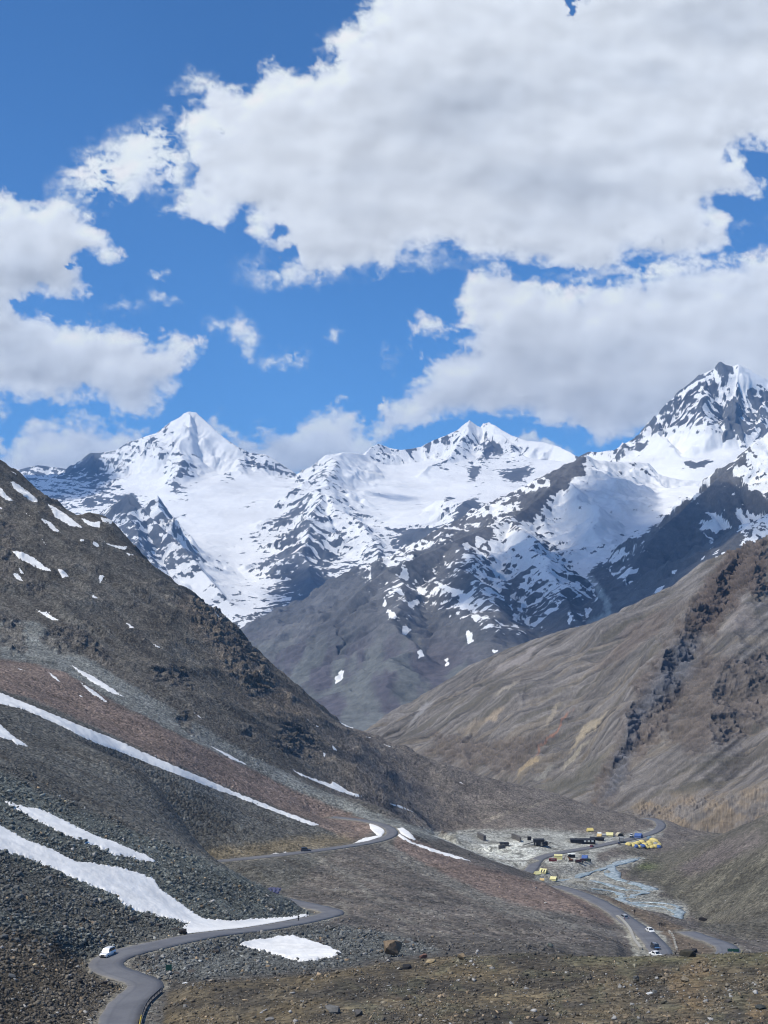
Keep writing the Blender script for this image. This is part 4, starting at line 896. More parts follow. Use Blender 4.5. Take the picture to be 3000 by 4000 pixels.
    # river bed and camp gravel
    fl_ = (Y > 600)
    paint(sstep(-12, 12, poly_sd(wx, wy, BED) + 10 * n2) * fl_ * (Y > 625), (0.235, 0.232, 0.215))
    paint(sstep(-12, 12, poly_sd(wx, wy, BED) + 10 * n2) * (Y > 625) * sstep(.0, .4, n2), (0.14, 0.13, 0.105), .7)
    paint(sstep(-12, 12, poly_sd(wx, wy, CAMP) + 6 * n2) * (Y > 690), (0.30, 0.298, 0.275))
    paint(sstep(-10, 10, poly_sd(wx, wy, [(1880, 3300), (2020, 3290), (2120, 3320), (2080, 3350), (2040, 3390), (1950, 3370), (1900, 3340)]) + 8 * n2) * (Y > 690), (0.50, 0.50, 0.46), .9)
    paint(sstep(-10, 10, poly_sd(wx, wy, CAMP) + 6 * n2) * (Y > 690) * sstep(.05, .4, fbm(px / 50, py / 12, 231, 4)), (0.17, 0.165, 0.145), .8)
    paint(sstep(-10, 10, poly_sd(wx, wy, [(2400, 3310), (2440, 3300), (2560, 3335), (2540, 3360), (2450, 3340)]) + 6 * n2) * (Y > 790), (0.135, 0.125, 0.105), .8)
    for Cv, wd in ((TC, 2.4), (TC2, 1.6)):
        m = (Y > 760) & (Y < 960) & (px > 1600) & (px < 2150)
        d = np.full(X.shape, 99.0)
        if m.any(): d[m] = seg_dist(X[m], Y[m], Cv)[0]
        paint(sstep(wd + 1, wd - .5, d + .8 * n2), (0.24, 0.235, 0.215))
    # verges of the roads
    paint(sstep(2.2, .3, rd + .9 * n2) , (0.20, 0.185, 0.155), .75)
    lay = sstep(-10, 10, poly_sd(wx, wy, [(2400, 3585), (2440, 3590), (2500, 3640), (2560, 3740), (2480, 3745), (2462, 3690), (2448, 3640)])) + sstep(-6, 6, poly_sd(wx, wy, [(2500, 3600), (2560, 3630), (2600, 3660), (2615, 3740), (2600, 3740), (2580, 3680), (2530, 3640)]))
    paint(lay * (Y > 380) * (Y < 530), (0.245, 0.235, 0.205))
    # small trodden path on the far slope
    d, _, _, _ = seg_dist(wx, wy, np.array(c4([(430, 680), (520, 635), (560, 622), (640, 605), (740, 575)])))
    paint(sstep(9, 2, d) * far, (0.21, 0.185, 0.155), .7)
    # crags
    cr = 0
    for L in CRAGS[:-1]:
        cr = np.maximum(cr, sstep(-12, 14, poly_sd(px, py, L, 50) + 26 * fbm(px / 25, py / 25, 212, 4)))
    cr = np.maximum(cr, .55 * sstep(-12, 14, poly_sd(px, py, CRAGS[-1], 50) + 40 * fbm(px / 40, py / 40, 213, 4)))
    cr = cr * (Y > 560)
    paint(cr, (0.090, 0.082, 0.076), .8)
    col = col * (1 + .22 * n1[..., None] + .12 * n2[..., None])
    lum = 1.0 + .16 * sstep(330, 420, Y) + .06 * (Y <= 330)
    gr = grit(X, Y, Z, 1500.0, 630)
    col = col * (lum * (1 + (.18 + .20 * sstep(420, 600, Y)) * gr))[..., None] * np.array((1.02, 1.02, .97))
    # snow
    snow = np.full(X.shape, -1.0)
    for L, d0, d1, am in SNOW:
        e = fbm(px / 16, py / 11, 214, 4, .6)
        sdv = poly_sd(px + am * 1.2 * e, py + am * 1.4 * fbm(px / 18 + 5, py / 12, 215, 4, .6), L, 20)
        sdv = np.where((Y > d0) & (Y < d1), sdv, -20)
        snow = np.maximum(snow, np.clip(.5 + sdv * .11, -1, 1.4))
    snow = np.where(rd < 0.6, -1, snow)
    # debris showing through the large patches
    hole = sstep(.30, .42, fbm(X / 2.2, Y / 3.0, 216, 4, .6)) * sstep(1.2, .6, snow)
    snow = snow - hole * .6
    return np.clip(col, .02, .6), snow, cr

def make_near():
    S, D = polar(-330, 3330, 3.0, 92, 1750, 1500)
    X, Y = S * D, D
    Z = par(near_height, X, Y)
    Z, rd = road_blend(X, Y, Z)
    px, py = proj(X, Y, Z)
    cr = 0
    for L in CRAGS:
        cr = np.maximum(cr, sstep(-14, 18, poly_sd(px, py, L, 50)))
    cr = cr * (Y > 560)
    X, Y, Z = push(X, Y, Z, cr * 3.6 * (ridged((X + .5 * Z) / 9, (Z * 1.4 + .5 * Y) / 9, 112, 5, .56) - .32))
    # stepped hollow: the broken retaining bank inside the near bend
    col, snow, cr = par(near_colours, X, Y, Z, rd)
    Z = Z + 0.35 * np.clip((snow - .5) * 3, 0, 1)            # the snow has thickness
    ob = grid_mesh('hillside', X, Y, Z, M_NEAR, {'snow': snow}, {'Col': col})
    tag(ob, kind='structure')
    return X, Y, Z, snow, rd
NX, NY, NZ, NSNOW, NRD = make_near()
_lt = (math.log(92), math.log(1750), 1500)
def ground(px=None, py=None, D=None, x=None, y=None):
    """height of the finished near terrain at plan position"""
    if x is None: p = W(px, py, D); x, y = p[0], p[1]
    s = x / y
    r = (math.log(y) - _lt[0]) / (_lt[1] - _lt[0]) * (_lt[2] - 1)
    c = ((s * cp * F + 1500) + 330) / 3.0
    r0, c0 = int(np.clip(r, 0, NX.shape[0] - 2)), int(np.clip(c, 0, NX.shape[1] - 2))
    fr, fc = np.clip(r - r0, 0, 1), np.clip(c - c0, 0, 1)
    return float((NZ[r0, c0] * (1 - fc) + NZ[r0, c0 + 1] * fc) * (1 - fr) + (NZ[r0 + 1, c0] * (1 - fc) + NZ[r0 + 1, c0 + 1] * fc) * fr)
_PX, _PY = proj(NX, NY, NZ)
def hit(px, py, dmin=0):
    """first ground point the line of sight through px,py meets beyond dmin"""
    c = int(round((px + 330) / 3.0))
    for dc in (0,):
        col_py = _PY[:, c]
        r = np.where((col_py <= py) & (NY[:, c] > dmin))[0]
        if len(r):
            i = r[0]
            return np.array([NX[i, c], NY[i, c], NZ[i, c]])
    return None
print('near', time.time() - T0); make_far(); print('far', time.time() - T0); make_mid(); print('mid', time.time() - T0); make_slope(); print('slope', time.time() - T0)

# ------------------------------------------------------------------ wide base under everything
def make_ground():
    n = 60
    xs = np.linspace(-14000, 14000, n); ys = np.linspace(-4000, 17000, n)
    X, Y = np.meshgrid(xs, ys)
    Z = -430 + 40 * fbm(X / 2500, Y / 2500, 301, 3)
    side = sstep(2500, 9000, np.abs(X)) * sstep(-2000, 4000, Y)
    Z = Z + side * 500 * (ridged(X / 4000, Y / 4000, 302, 4))
    ob = grid_mesh('ground', X, Y, Z, M_MID, {'snow': np.full(X.shape, .2)}, {'Col': np.full(X.shape + (3,), .10)})
    tag(ob, kind='structure')
make_ground()
# ------------------------------------------------------------------ clouds far out on a dome, the clear sky shows between them
CL = [  # outlines in photo units: bright field weight, name
    [(1380, -200), (1420, 0), (1365, 60), (1400, 110), (1340, 50), (1300, 130), (1285, 230), (1235, 205), (1200, 260), (1120, 240), (1060, 215), (960, 300), (900, 320), (830, 310), (770, 330), (790, 390), (720, 400), (660, 340), (690, 430), (660, 500), (670, 590), (710, 680), (720, 760), (640, 800), (590, 850), (700, 875), (860, 890), (960, 850),
     (980, 930), (1060, 960), (1085, 1060), (1180, 1090), (1260, 1095), (1370, 1070), (1480, 1070), (1530, 1065), (1560, 1010), (1700, 980), (1900, 1010), (2000, 1020), (2080, 1060), (2240, 1095), (2330, 1080), (2460, 1030), (2700, 1020), (2860, 950), (2860, 840), (2800, 800), (2960, 770), (3010, 700), (2930, 640), (2900, 600), (3000, 600), (3300, 600), (3300, -200)],
    [(-300, 720), (0, 745), (60, 760), (150, 775), (240, 760), (330, 790), (385, 810), (400, 880), (440, 940), (470, 1000), (420, 1030), (330, 1010), (340, 1100), (300, 1170), (180, 1180), (100, 1170), (80, 1190), (100, 1220), (150, 1195), (220, 1230), (300, 1220), (400, 1250), (500, 1270), (580, 1320), (640, 1320), (630, 1280), (700, 1270), (760, 1300), (800, 1340), (760, 1420), (720, 1500), (730, 1540), (640, 1560), (600, 1610), (500, 1620), (380, 1580), (250, 1590), (120, 1570), (-10, 1560), (-300, 1560)],
    [(-300, 1900), (-300, 1640), (20, 1740), (70, 1700), (110, 1650), (170, 1605), (220, 1610), (260, 1650), (340, 1640), (480, 1660), (560, 1700), (600, 1800), (300, 2000), (0, 2000)],
    [(820, 1650), (850, 1622), (920, 1660), (1000, 1680), (1080, 1650), (1140, 1650), (1200, 1620), (1240, 1590), (1310, 1565), (1370, 1580), (1410, 1630), (1440, 1690), (1500, 1760), (1400, 1900), (1000, 1900)],
    [(1455, 1640), (1450, 1590), (1480, 1560), (1560, 1545), (1620, 1490), (1650, 1400), (1580, 1330), (1580, 1320), (1700, 1370), (1780, 1350), (1830, 1290), (1790, 1240), (1745, 1210), (1760, 1170), (1800, 1090), (1880, 1050), (1960, 1035), (2040, 1060), (2130, 1090), (2200, 1085), (2280, 1110), (2360, 1080), (2460, 1070), (2600, 1050), (2700, 1040), (2900, 1000), (3300, 950), (3300, 1700), (2900, 1700), (2600, 1680), (2400, 1740), (2270, 1750), (2240, 1700), (2180, 1660), (1900, 1650), (1700, 1660), (1560, 1720), (1480, 1740)],
    [(1600, 1270), (1640, 1235), (1720, 1235), (1790, 1280), (1750, 1330), (1680, 1325), (1610, 1300)],
    [(2000, 1690), (2060, 1670), (2160, 1690), (2260, 1770), (2300, 1900), (1900, 1900)],
]
CLT = [  # thin wisps: px, py, rx, ry, angle, density
    (400, 680, 120, 75, -25, 2.2), (560, 600, 150, 75, -28, 2.4), (480, 740, 90, 40, -20, 1.2), (650, 640, 70, 90, 0, 2.0), (2650, 1050, 300, 34, -4, 1.3), (2300, 1090, 120, 14, 0, .6), (300, 740, 120, 50, -25, .5), (690, 400, 40, 60, 30, .7), (770, 320, 60, 40, 30, .7), (1290, 190, 30, 70, 10, .6), (1500, 1010, 300, 40, 0, .5), (1150, 1060, 160, 50, 0, .8),
    (860, 1270, 50, 22, 15, .55), (950, 1300, 60, 40, 45, .75), (960, 1370, 30, 40, 20, .65), (1150, 1390, 45, 35, 15, .7), (1080, 1420, 60, 25, 0, .45), (1310, 1300, 26, 26, 0, .6), (630, 1065, 34, 18, 15, .6), (490, 1200, 70, 22, 0, .35), (640, 1170, 60, 22, 20, .38), (0, 1600, 30, 40, 0, .6),
    (300, 760, 120, 60, -20, .4), (2950, 900, 90, 40, 0, .35), (2960, 990, 60, 30, 0, .4), (1510, 1390, 40, 40, 0, .4), (1200, 1850, 300, 60, 0, .5), (2450, 1640, 200, 60, 0, .5)]
HOLES = [(1125, 515, 45, 55, -30, 1.0), (870, 515, 30, 14, 20, .7), (1100, 900, 50, 30, 0, .45), (1150, 990, 35, 50, 0, .6), (720, 650, 45, 60, -20, .6), (2230, 30, 36, 90, 0, 1.7), (2260, 250, 16, 40, 0, .5), (2290, 0, 50, 30, 0, .9), (1830, 700, 26, 20, 0, .45), (2650, 560, 14, 20, 0, .4), (2830, 620, 20, 60, 0, .3), (2250, 1075, 120, 16, 5, .8), (2450, 1050, 90, 14, -12, .5), (2640, 1045, 36, 12, 0, .8), (2580, 940, 20, 24, 0, .35), (2740, 880, 22, 20, 0, .35),
         (100, 1190, 40, 20, -10, .9), (265, 1035, 24, 12, 0, .7), (2200, 1690, 80, 20, 0, .7), (1470, 1560, 10, 60, 0, .4), (3000, 660, 60, 30, 0, .5), (2900, 840, 30, 20, 0, .3)]

def f_w(x, y): return fbm(x / 90, y / 90, 426, 3)
def make_clouds():
    step = 5.0
    xs = np.arange(-900, 3901, step); ys = np.arange(-700, 2301, step)
    PX, PY = np.meshgrid(xs, ys)
    def dens(px, py):
        w1 = fbm(px / 130, py / 110, 401, 5, .55); w2 = fbm(px / 130 + 40, py / 110, 402, 5, .55)
        x = px + 42 * w1; y = py + 38 * w2
        sd_ = np.full(px.shape, -200.0)
        for L in CL:
            sd_ = np.maximum(sd_, poly_sd(x, y, L, 200))
        return sd_
    SD = par(dens, PX, PY)
    f1 = par(lambda x, y: fbm(x / 150, y / 120, 405, 8, .52), PX, PY)
    f2 = par(lambda x, y: fbm(x / 46 + 2 * f_w(x, y), y / 34, 425, 5, .55), PX, PY)
    thick = SD / 60.0
    hx = PX + 34 * fbm(PX / 50, PY / 50, 407, 5); hy = PY + 34 * fbm(PX / 50 + 9, PY / 50, 408, 5)
    hol = np.zeros(PX.shape)
    for (a, b, rx, ry, an, v) in HOLES:
        hol = np.maximum(hol, blobs(hx, hy, [(a, b, rx, ry, an, v)]))
    thn = np.zeros(PX.shape)
    for (a, b, rx, ry, an, v) in CLT:
        thn = np.maximum(thn, blobs(hx, hy, [(a, b, rx, ry, an, v)]))
    dens = np.clip(thick * 1.05 + 1.0 * f1 + .38 * f2 + .12 - hol * (3.2 + 1.8 * f1 + 1.0 * f2), 0, 3)
    alpha = 1 - np.exp(-1.7 * dens ** 1.45)
    tw = np.clip(1.2 * f1 + .55 * f2 + .55, 0, 1.2)
    alpha = np.maximum(alpha, (1 - np.exp(-2.4 * thn * tw)) * .95)
    # light painted into the cloud colour: every part is dimmed by the cloud that lies between it and the sun (upper left)
    body = np.clip(thick + .9 * f1 + .3 * f2 + .2, 0, 2.6)
    b_l = blur(body, 2)
    sh = 0; nsh = 0
    for k in range(1, 15):
        sh = sh + np.roll(b_l, (int(k * 2.0), int(k * 1.3)), (0, 1)) / (1 + .08 * k); nsh += 1 / (1 + .08 * k)
    sh = sh / nsh
    rel_ = np.tanh((blur(body + .35 * f1, 1) - np.roll(blur(body + .35 * f1, 3), (3, 2), (0, 1))) * 1.1)
    f1b = blur(f1 + .5 * f2, 4)
    lit = .85 * rel_ - .30 * (sh - 1.2) + .55 * np.tanh((f1b - np.roll(f1b, (9, 6), (0, 1))) * 1.6)
    grey = blobs(PX, PY, [(1800, 420, 330, 150, -10, 1.0), (2150, 720, 360, 110, 10, .8), (2500, 300, 250, 60, 0, .5), (2850, 80, 300, 120, 0, .8), (1500, 650, 200, 160, 0, .4), (120, 1080, 260, 130, 0, .7), (40, 1330, 160, 160, 0, .6), (450, 1530, 330, 70, 0, .7), (200, 1450, 200, 100, 0, .5), (2150, 1400, 500, 120, 0, .6), (2450, 1560, 500, 90, 0, .75), (1800, 1520, 250, 80, 0, .5), (2650, 1130, 300, 70, 0, .4), (1150, 1780, 300, 90, 0, .8), (300, 1800, 300, 80, 0, .5), (1000, 1010, 500, 60, 0, .2)])
    grey = np.clip(grey + .35 * fbm(PX / 240, PY / 130, 411, 5), 0, 1.2)
    br = 0.93 + .13 * lit + .08 * fbm(PX / 260, PY / 150, 431, 5, .5) - .21 * grey
    br = br + .05 * sstep(1.2, 0, thick)
    c = np.stack([br * .95, br * 1.0, br * 1.06], -1)
    gb = np.clip(.30 * grey + .15, 0, 1)[..., None]
    c = c * (1 - gb) + np.array((0.44, 0.51, 0.62)) * gb * (br[..., None] / .62)
    alpha = alpha * (1 - .15 * sstep(1400, 1900, PY))
    a_, b_2 = (PX - 1500.0) / F, (2000.0 - PY) / F
    vx, vy, vz = a_, cp - b_2 * sp_, sp_ + b_2 * cp
    l = np.sqrt(vx * vx + vy * vy + vz * vz)
    R = 70000.0
    N = NT('cloud_layer')
    col = N.attr('Col', 'Color'); al = N.attr('alpha')
    tc = N.n('NewGeometry')
    n = N.noise(tc.outputs['Position'], 1 / 1300.0, 6, 0.62)
    al2 = N.math('ADD', al, N.math('MULTIPLY', N.math('SUBTRACT', n, 0.5), 0.22))
    msk = N.math('MULTIPLY', N.ramp(al2, 0.0, 1.0), N.ramp(al, 0.0, 0.1))
    e = N.n('Emission'); N.l(col, e.inputs[0]); e.inputs[1].default_value = 1.0
    t = N.n('BsdfTransparent')
    mx = N.n('MixShader'); N.l(msk, mx.inputs[0]); N.l(t.outputs[0], mx.inputs[1]); N.l(e.outputs[0], mx.inputs[2])
    N.l(mx.outputs[0], N.out.inputs['Surface'])
    ob = grid_mesh('sky_clouds', vx / l * R, vy / l * R, vz / l * R, N.m, {'alpha': alpha}, {'Col': np.clip(c, 0, 1)})
    tag(ob, kind='structure')
make_clouds()

# ------------------------------------------------------------------ the air
def make_haze(density=4.0e-5):
    x0, x1, y0, y1, z0, z1 = -14500, 14500, -4500, 17500, -520, 1950
    v = [(x, y, z) for z in (z0, z1) for y in (y0, y1) for x in (x0, x1)]
    f = [(0, 2, 3, 1), (4, 5, 7, 6), (0, 1, 5, 4), (2, 6, 7, 3), (0, 4, 6, 2), (1, 3, 7, 5)]
    me = bpy.data.meshes.new('haze'); me.from_pydata(v, [], f)
    N = NT('air'); p = N.n('VolumePrincipled')
    p.inputs['Color'].default_value = (0.27, 0.54, 1.0, 1); p.inputs['Density'].default_value = density
    p.inputs['Anisotropy'].default_value = 0.0
    N.l(p.outputs[0], N.out.inputs['Volume'])
    me.materials.append(N.m)
    ob = bpy.data.objects.new('haze', me); C.objects.link(ob)
    tag(ob, kind='stuff')
make_haze()
# ------------------------------------------------------------------ small mesh kit
def pmat(name, col, rough=0.7, metal=0.0, var=0.0, scale=3.0, spec=0.4, coat=0.0, bump=0.0):
    N = NT(name); s = N.n('BsdfPrincipled')
    s.inputs['Roughness'].default_value = rough; s.inputs['Metallic'].default_value = metal
    s.inputs['Specular IOR Level'].default_value = spec; s.inputs['Coat Weight'].default_value = coat
    if var or bump:
        g = N.n('TexCoord'); nz = N.noise(g.outputs['Object'], scale, 5, 0.6)
        f = N.ramp(nz, .3, .7, 1 - var, 1 + var, False)
        vm = N.n('VectorMath', operation='SCALE'); vm.inputs[0].default_value = col[:3]; N.l(f, vm.inputs['Scale'])
        N.l(vm.outputs[0], s.inputs['Base Color'])
        if bump:
            b = N.n('Bump'); b.inputs['Distance'].default_value = bump; N.l(nz, b.inputs['Height']); N.l(b.outputs[0], s.inputs['Normal'])
    else:
        s.inputs['Base Color'].default_value = tuple(col[:3]) + (1,)
    N.l(s.outputs[0], N.out.inputs['Surface'])
    return N.m

MT = dict(
    white_paint=pmat('white_paint', (.78, .78, .76), .3, coat=.6), silver_paint=pmat('silver_paint', (.42, .43, .43), .3, .4, coat=.5), dark_paint=pmat('dark_paint', (.035, .04, .055), .25, coat=.8), bonnet_sky_sheen=pmat('bonnet_sky_sheen', (.10, .22, .42), .25, coat=.8),
    glass=pmat('tinted_glass', (.02, .03, .04), .05, spec=.9), tyre=pmat('rubber', (.02, .02, .02), .9), rim=pmat('rim_metal', (.35, .35, .35), .4, .7), black=pmat('black_plastic', (.015, .015, .015), .6),
    lamp=pmat('lamp_glass', (.8, .8, .75), .1), redlamp=pmat('red_lamp_glass', (.4, .02, .02), .2),
    yellow=pmat('yellow_canvas', (.66, .54, .19), .8, var=.12, scale=.8), paleyellow=pmat('pale_yellow_canvas', (.70, .65, .32), .8, var=.1, scale=.8), orange=pmat('orange_canvas', (.62, .45, .20), .8, var=.12), bluec=pmat('blue_canvas', (.06, .12, .32), .75, var=.15), teal=pmat('slate_canvas', (.12, .18, .24), .8, var=.15), whitec=pmat('white_canvas', (.62, .64, .60), .8, var=.1), greyc=pmat('grey_canvas', (.30, .31, .31), .8, var=.15), beige=pmat('beige_canvas', (.50, .45, .33), .85, var=.15), blackc=pmat('black_tarpaulin', (.018, .018, .02), .7, var=.4, bump=.05),
    maroon=pmat('maroon_metal', (.16, .03, .035), .6, var=.25), darkmaroon=pmat('dark_maroon_metal', (.055, .018, .02), .6, var=.3), green=pmat('green_metal', (.02, .085, .06), .6, var=.2), dkgreen=pmat('dark_green_paint', (.025, .045, .035), .6, var=.2), rust=pmat('rusty_steel', (.16, .07, .035), .7, var=.3), steel=pmat('dull_steel', (.10, .10, .10), .6, .4, var=.25), darksteel=pmat('dark_steel', (.035, .036, .04), .6, .3, var=.25), concrete=pmat('concrete', (.36, .34, .29), .9, var=.15, scale=1.0, bump=.05), stonewall=pmat('dry_stone', (.12, .115, .11), .95, var=.35, scale=2.0, bump=.15), yellowp=pmat('yellow_paint', (.62, .45, .05), .5, var=.1), railing=pmat('weathered_rail', (.13, .13, .135), .6, .4, var=.3), purple=pmat('blue_tarpaulin', (.075, .08, .15), .7, var=.35, scale=1.5, bump=.1),
    cloth=pmat('dark_cloth', (.018, .018, .022), .9), skin=pmat('skin', (.30, .18, .12), .6), redcloth=pmat('red_cloth', (.22, .03, .03), .9))

class MB:
    def __init__(s): s.v = []; s.f = []
    def add(s, v, f, M=None):
        o = len(s.v)
        if M is not None: v = [tuple(M @ Vector(p)) for p in v]
        s.v += [tuple(p) for p in v]; s.f += [tuple(i + o for i in q) for q in f]; return s
    def box(s, x0, x1, y0, y1, z0, z1, M=None, tx=0.0, ty=0.0):
        """box whose top is narrowed by tx, ty on each side"""
        v = [(x0, y0, z0), (x1, y0, z0), (x1, y1, z0), (x0, y1, z0), (x0 + tx, y0 + ty, z1), (x1 - tx, y0 + ty, z1), (x1 - tx, y1 - ty, z1), (x0 + tx, y1 - ty, z1)]
        return s.add(v, [(0, 3, 2, 1), (4, 5, 6, 7), (0, 1, 5, 4), (1, 2, 6, 5), (2, 3, 7, 6), (3, 0, 4, 7)], M)
    def tube(s, pts, r, n=8, caps=True):
        pts = [Vector(p) for p in pts]; rs = r if isinstance(r, (list, tuple)) else [r] * len(pts)
        base = len(s.v)
        for i, p in enumerate(pts):
            d = (pts[min(i + 1, len(pts) - 1)] - pts[max(i - 1, 0)]).normalized()
            a = d.orthogonal().normalized(); b = d.cross(a)
            for k in range(n):
                an = 2 * math.pi * k / n
                s.v.append(tuple(p + (a * math.cos(an) + b * math.sin(an)) * rs[i]))
        for i in range(len(pts) - 1):
            for k in range(n):
                q = base + i * n
                s.f.append((q + k, q + (k + 1) % n, q + n + (k + 1) % n, q + n + k))
        if caps:
            s.f.append(tuple(base + k for k in reversed(range(n)))); s.f.append(tuple(base + (len(pts) - 1) * n + k for k in range(n)))
        return s
    def sections(s, secs, close=True):
        """loft of rings (lists of points of equal length)"""
        base = len(s.v); n = len(secs[0])
        for r in secs: s.v += [tuple(p) for p in r]
        for i in range(len(secs) - 1):
            for k in range(n):
                q = base + i * n
                s.f.append((q + k, q + n + k, q + n + (k + 1) % n, q + (k + 1) % n))
        if close:
            s.f.append(tuple(base + k for k in range(n))); s.f.append(tuple(base + (len(secs) - 1) * n + k for k in reversed(range(n))))
        return s
    def build(s, name, mat, parent=None, smooth=False, bevel=0.0):
        me = bpy.data.meshes.new(name); me.from_pydata(s.v, [], s.f); me.update()
        if smooth: me.polygons.foreach_set('use_smooth', [True] * len(me.polygons))
        me.materials.append(MT[mat] if isinstance(mat, str) else mat)
        ob = bpy.data.objects.new(name, me); C.objects.link(ob)
        if parent: ob.parent = parent
        if bevel:
            b = ob.modifiers.new('bevel', 'BEVEL'); b.width = bevel; b.segments = 2; b.limit_method = 'ANGLE'
        return ob

def thing(name, label, cat, group=None, loc=(0, 0, 0), rz=0.0):
    o = bpy.data.objects.new(name, None); C.objects.link(o); o.empty_display_size = .5
    o.location = loc; o.rotation_euler = (0, 0, rz)
    tag(o, label, cat, group); return o
def copy_tree(o, label=None, group=None, loc=None, rz=None, scale=None):
    def rec(a, par=None):
        c = a.copy(); C.objects.link(c)
        if par: c.parent = par
        for ch in a.children: rec(ch, c)
        return c
    c = rec(o)
    if label: c['label'] = label
    if group: c['group'] = group
    if loc is not None: c.location = loc
    if rz is not None: c.rotation_euler[2] = rz
    if scale is not None: c.scale = (scale,) * 3 if isinstance(scale, (int, float)) else scale
    return c
def spot(px, py, dmin=0, dz=0.0):
    p = hit(px, py, dmin)
    return (p[0], p[1], p[2] + dz)
def yaw(pa, pb):
    return math.atan2(pb[1] - pa[1], pb[0] - pa[0])

# ------------------------------------------------------------------ roads
def asphalt():
    N = NT('asphalt'); g = N.n('NewGeometry'); pos = g.outputs['Position']
    n1 = N.noise(pos, 1 / 6.0, 5, .6); n2 = N.noise(pos, 2.5, 4, .7); e = N.attr('edge')
    base = N.mix(N.ramp(n1, .3, .7), (.105, .107, .118), (.150, .152, .160))
    base = N.mix(N.math('MULTIPLY', N.ramp(n2, .35, .75), .35), base, (.19, .185, .175))
    wh = N.math('MULTIPLY', N.ramp(N.math('ABSOLUTE', N.math('SUBTRACT', e, .5)), 0.0, .14, 1.0, 0.0), .30)
    base = N.mix(wh, base, (.085, .087, .096))
    ed = N.ramp(N.math('ADD', e, N.math('MULTIPLY', N.math('SUBTRACT', n1, .5), .5)), .86, 1.05)
    base = N.mix(N.math('MULTIPLY', ed, .75), base, (.215, .20, .175))
    s = N.n('BsdfPrincipled'); s.inputs['Roughness'].default_value = .85; N.l(base, s.inputs['Base Color'])
    b = N.n('Bump'); b.inputs['Distance'].default_value = .03; N.l(n2, b.inputs['Height']); N.l(b.outputs[0], s.inputs['Normal'])
    N.l(s.outputs[0], N.out.inputs['Surface']); return N.m
M_ASPH = asphalt()

def ribbon(name, Cv, hw, dz, mat=M_ASPH, skirt=.5):
    Cv = np.asarray(Cv); t = np.gradient(Cv[:, :2], axis=0); t /= np.linalg.norm(t, axis=1)[:, None] + 1e-9
    nrm = np.stack([-t[:, 1], t[:, 0]], -1)
    rnd = fbm(np.arange(len(Cv)) / 3.0, np.zeros(len(Cv)), 900, 3) * .3
    offs = [(-1, -skirt), (-1, 0), (-.5, 0.03), (0, .05), (.5, .03), (1, 0), (1, -skirt)]
    X = np.stack([Cv[:, 0] + nrm[:, 0] * (hw + rnd * abs(o)) * o for o, _ in offs], -1)
    Y = np.stack([Cv[:, 1] + nrm[:, 1] * (hw + rnd * abs(o)) * o for o, _ in offs], -1)
    Z = np.stack([Cv[:, 2] + dz + z for _, z in offs], -1)
    E = np.stack([np.full(len(Cv), abs(o)) for o, _ in offs], -1)
    ob = grid_mesh(name, X, Y, Z, mat, {'edge': E}); tag(ob, kind='structure'); return ob
for k in RC:
    ribbon('road', RC[k], ROAD_W[k], 0.02 if k == 'near' else 0.10)

# ------------------------------------------------------------------ river
def water_mat():
    N = NT('glacier_water'); g = N.n('NewGeometry'); pos = g.outputs['Position']
    n = N.noise(pos, .35, 6, .65, 1.0); n2 = N.noise(pos, 1.2, 4, .6)
    col = N.mix(N.ramp(n, .42, .66), (.19, .25, .27), (.50, .57, .59))
    s = N.n('BsdfPrincipled'); s.inputs['Roughness'].default_value = .25; N.l(col, s.inputs['Base Color'])
    b = N.n('Bump'); b.inputs['Distance'].default_value = .25; N.l(n2, b.inputs['Height']); N.l(b.outputs[0], s.inputs['Normal'])
    N.l(s.outputs[0], N.out.inputs['Surface']); return N.m
M_WATER = water_mat()
def var_w(Cv, w0, seed): return w0 * (1 + 1.1 * fbm(np.arange(len(Cv)) / 9.0, np.zeros(len(Cv)), seed, 3))
for i, (Cv, w0) in enumerate(((RV, 2.9), (RV2, 1.8), (RV3, 1.3), (RV4, 1.4))): ribbon('river', Cv, var_w(Cv, w0, 950 + i), 0.0, M_WATER, .3)

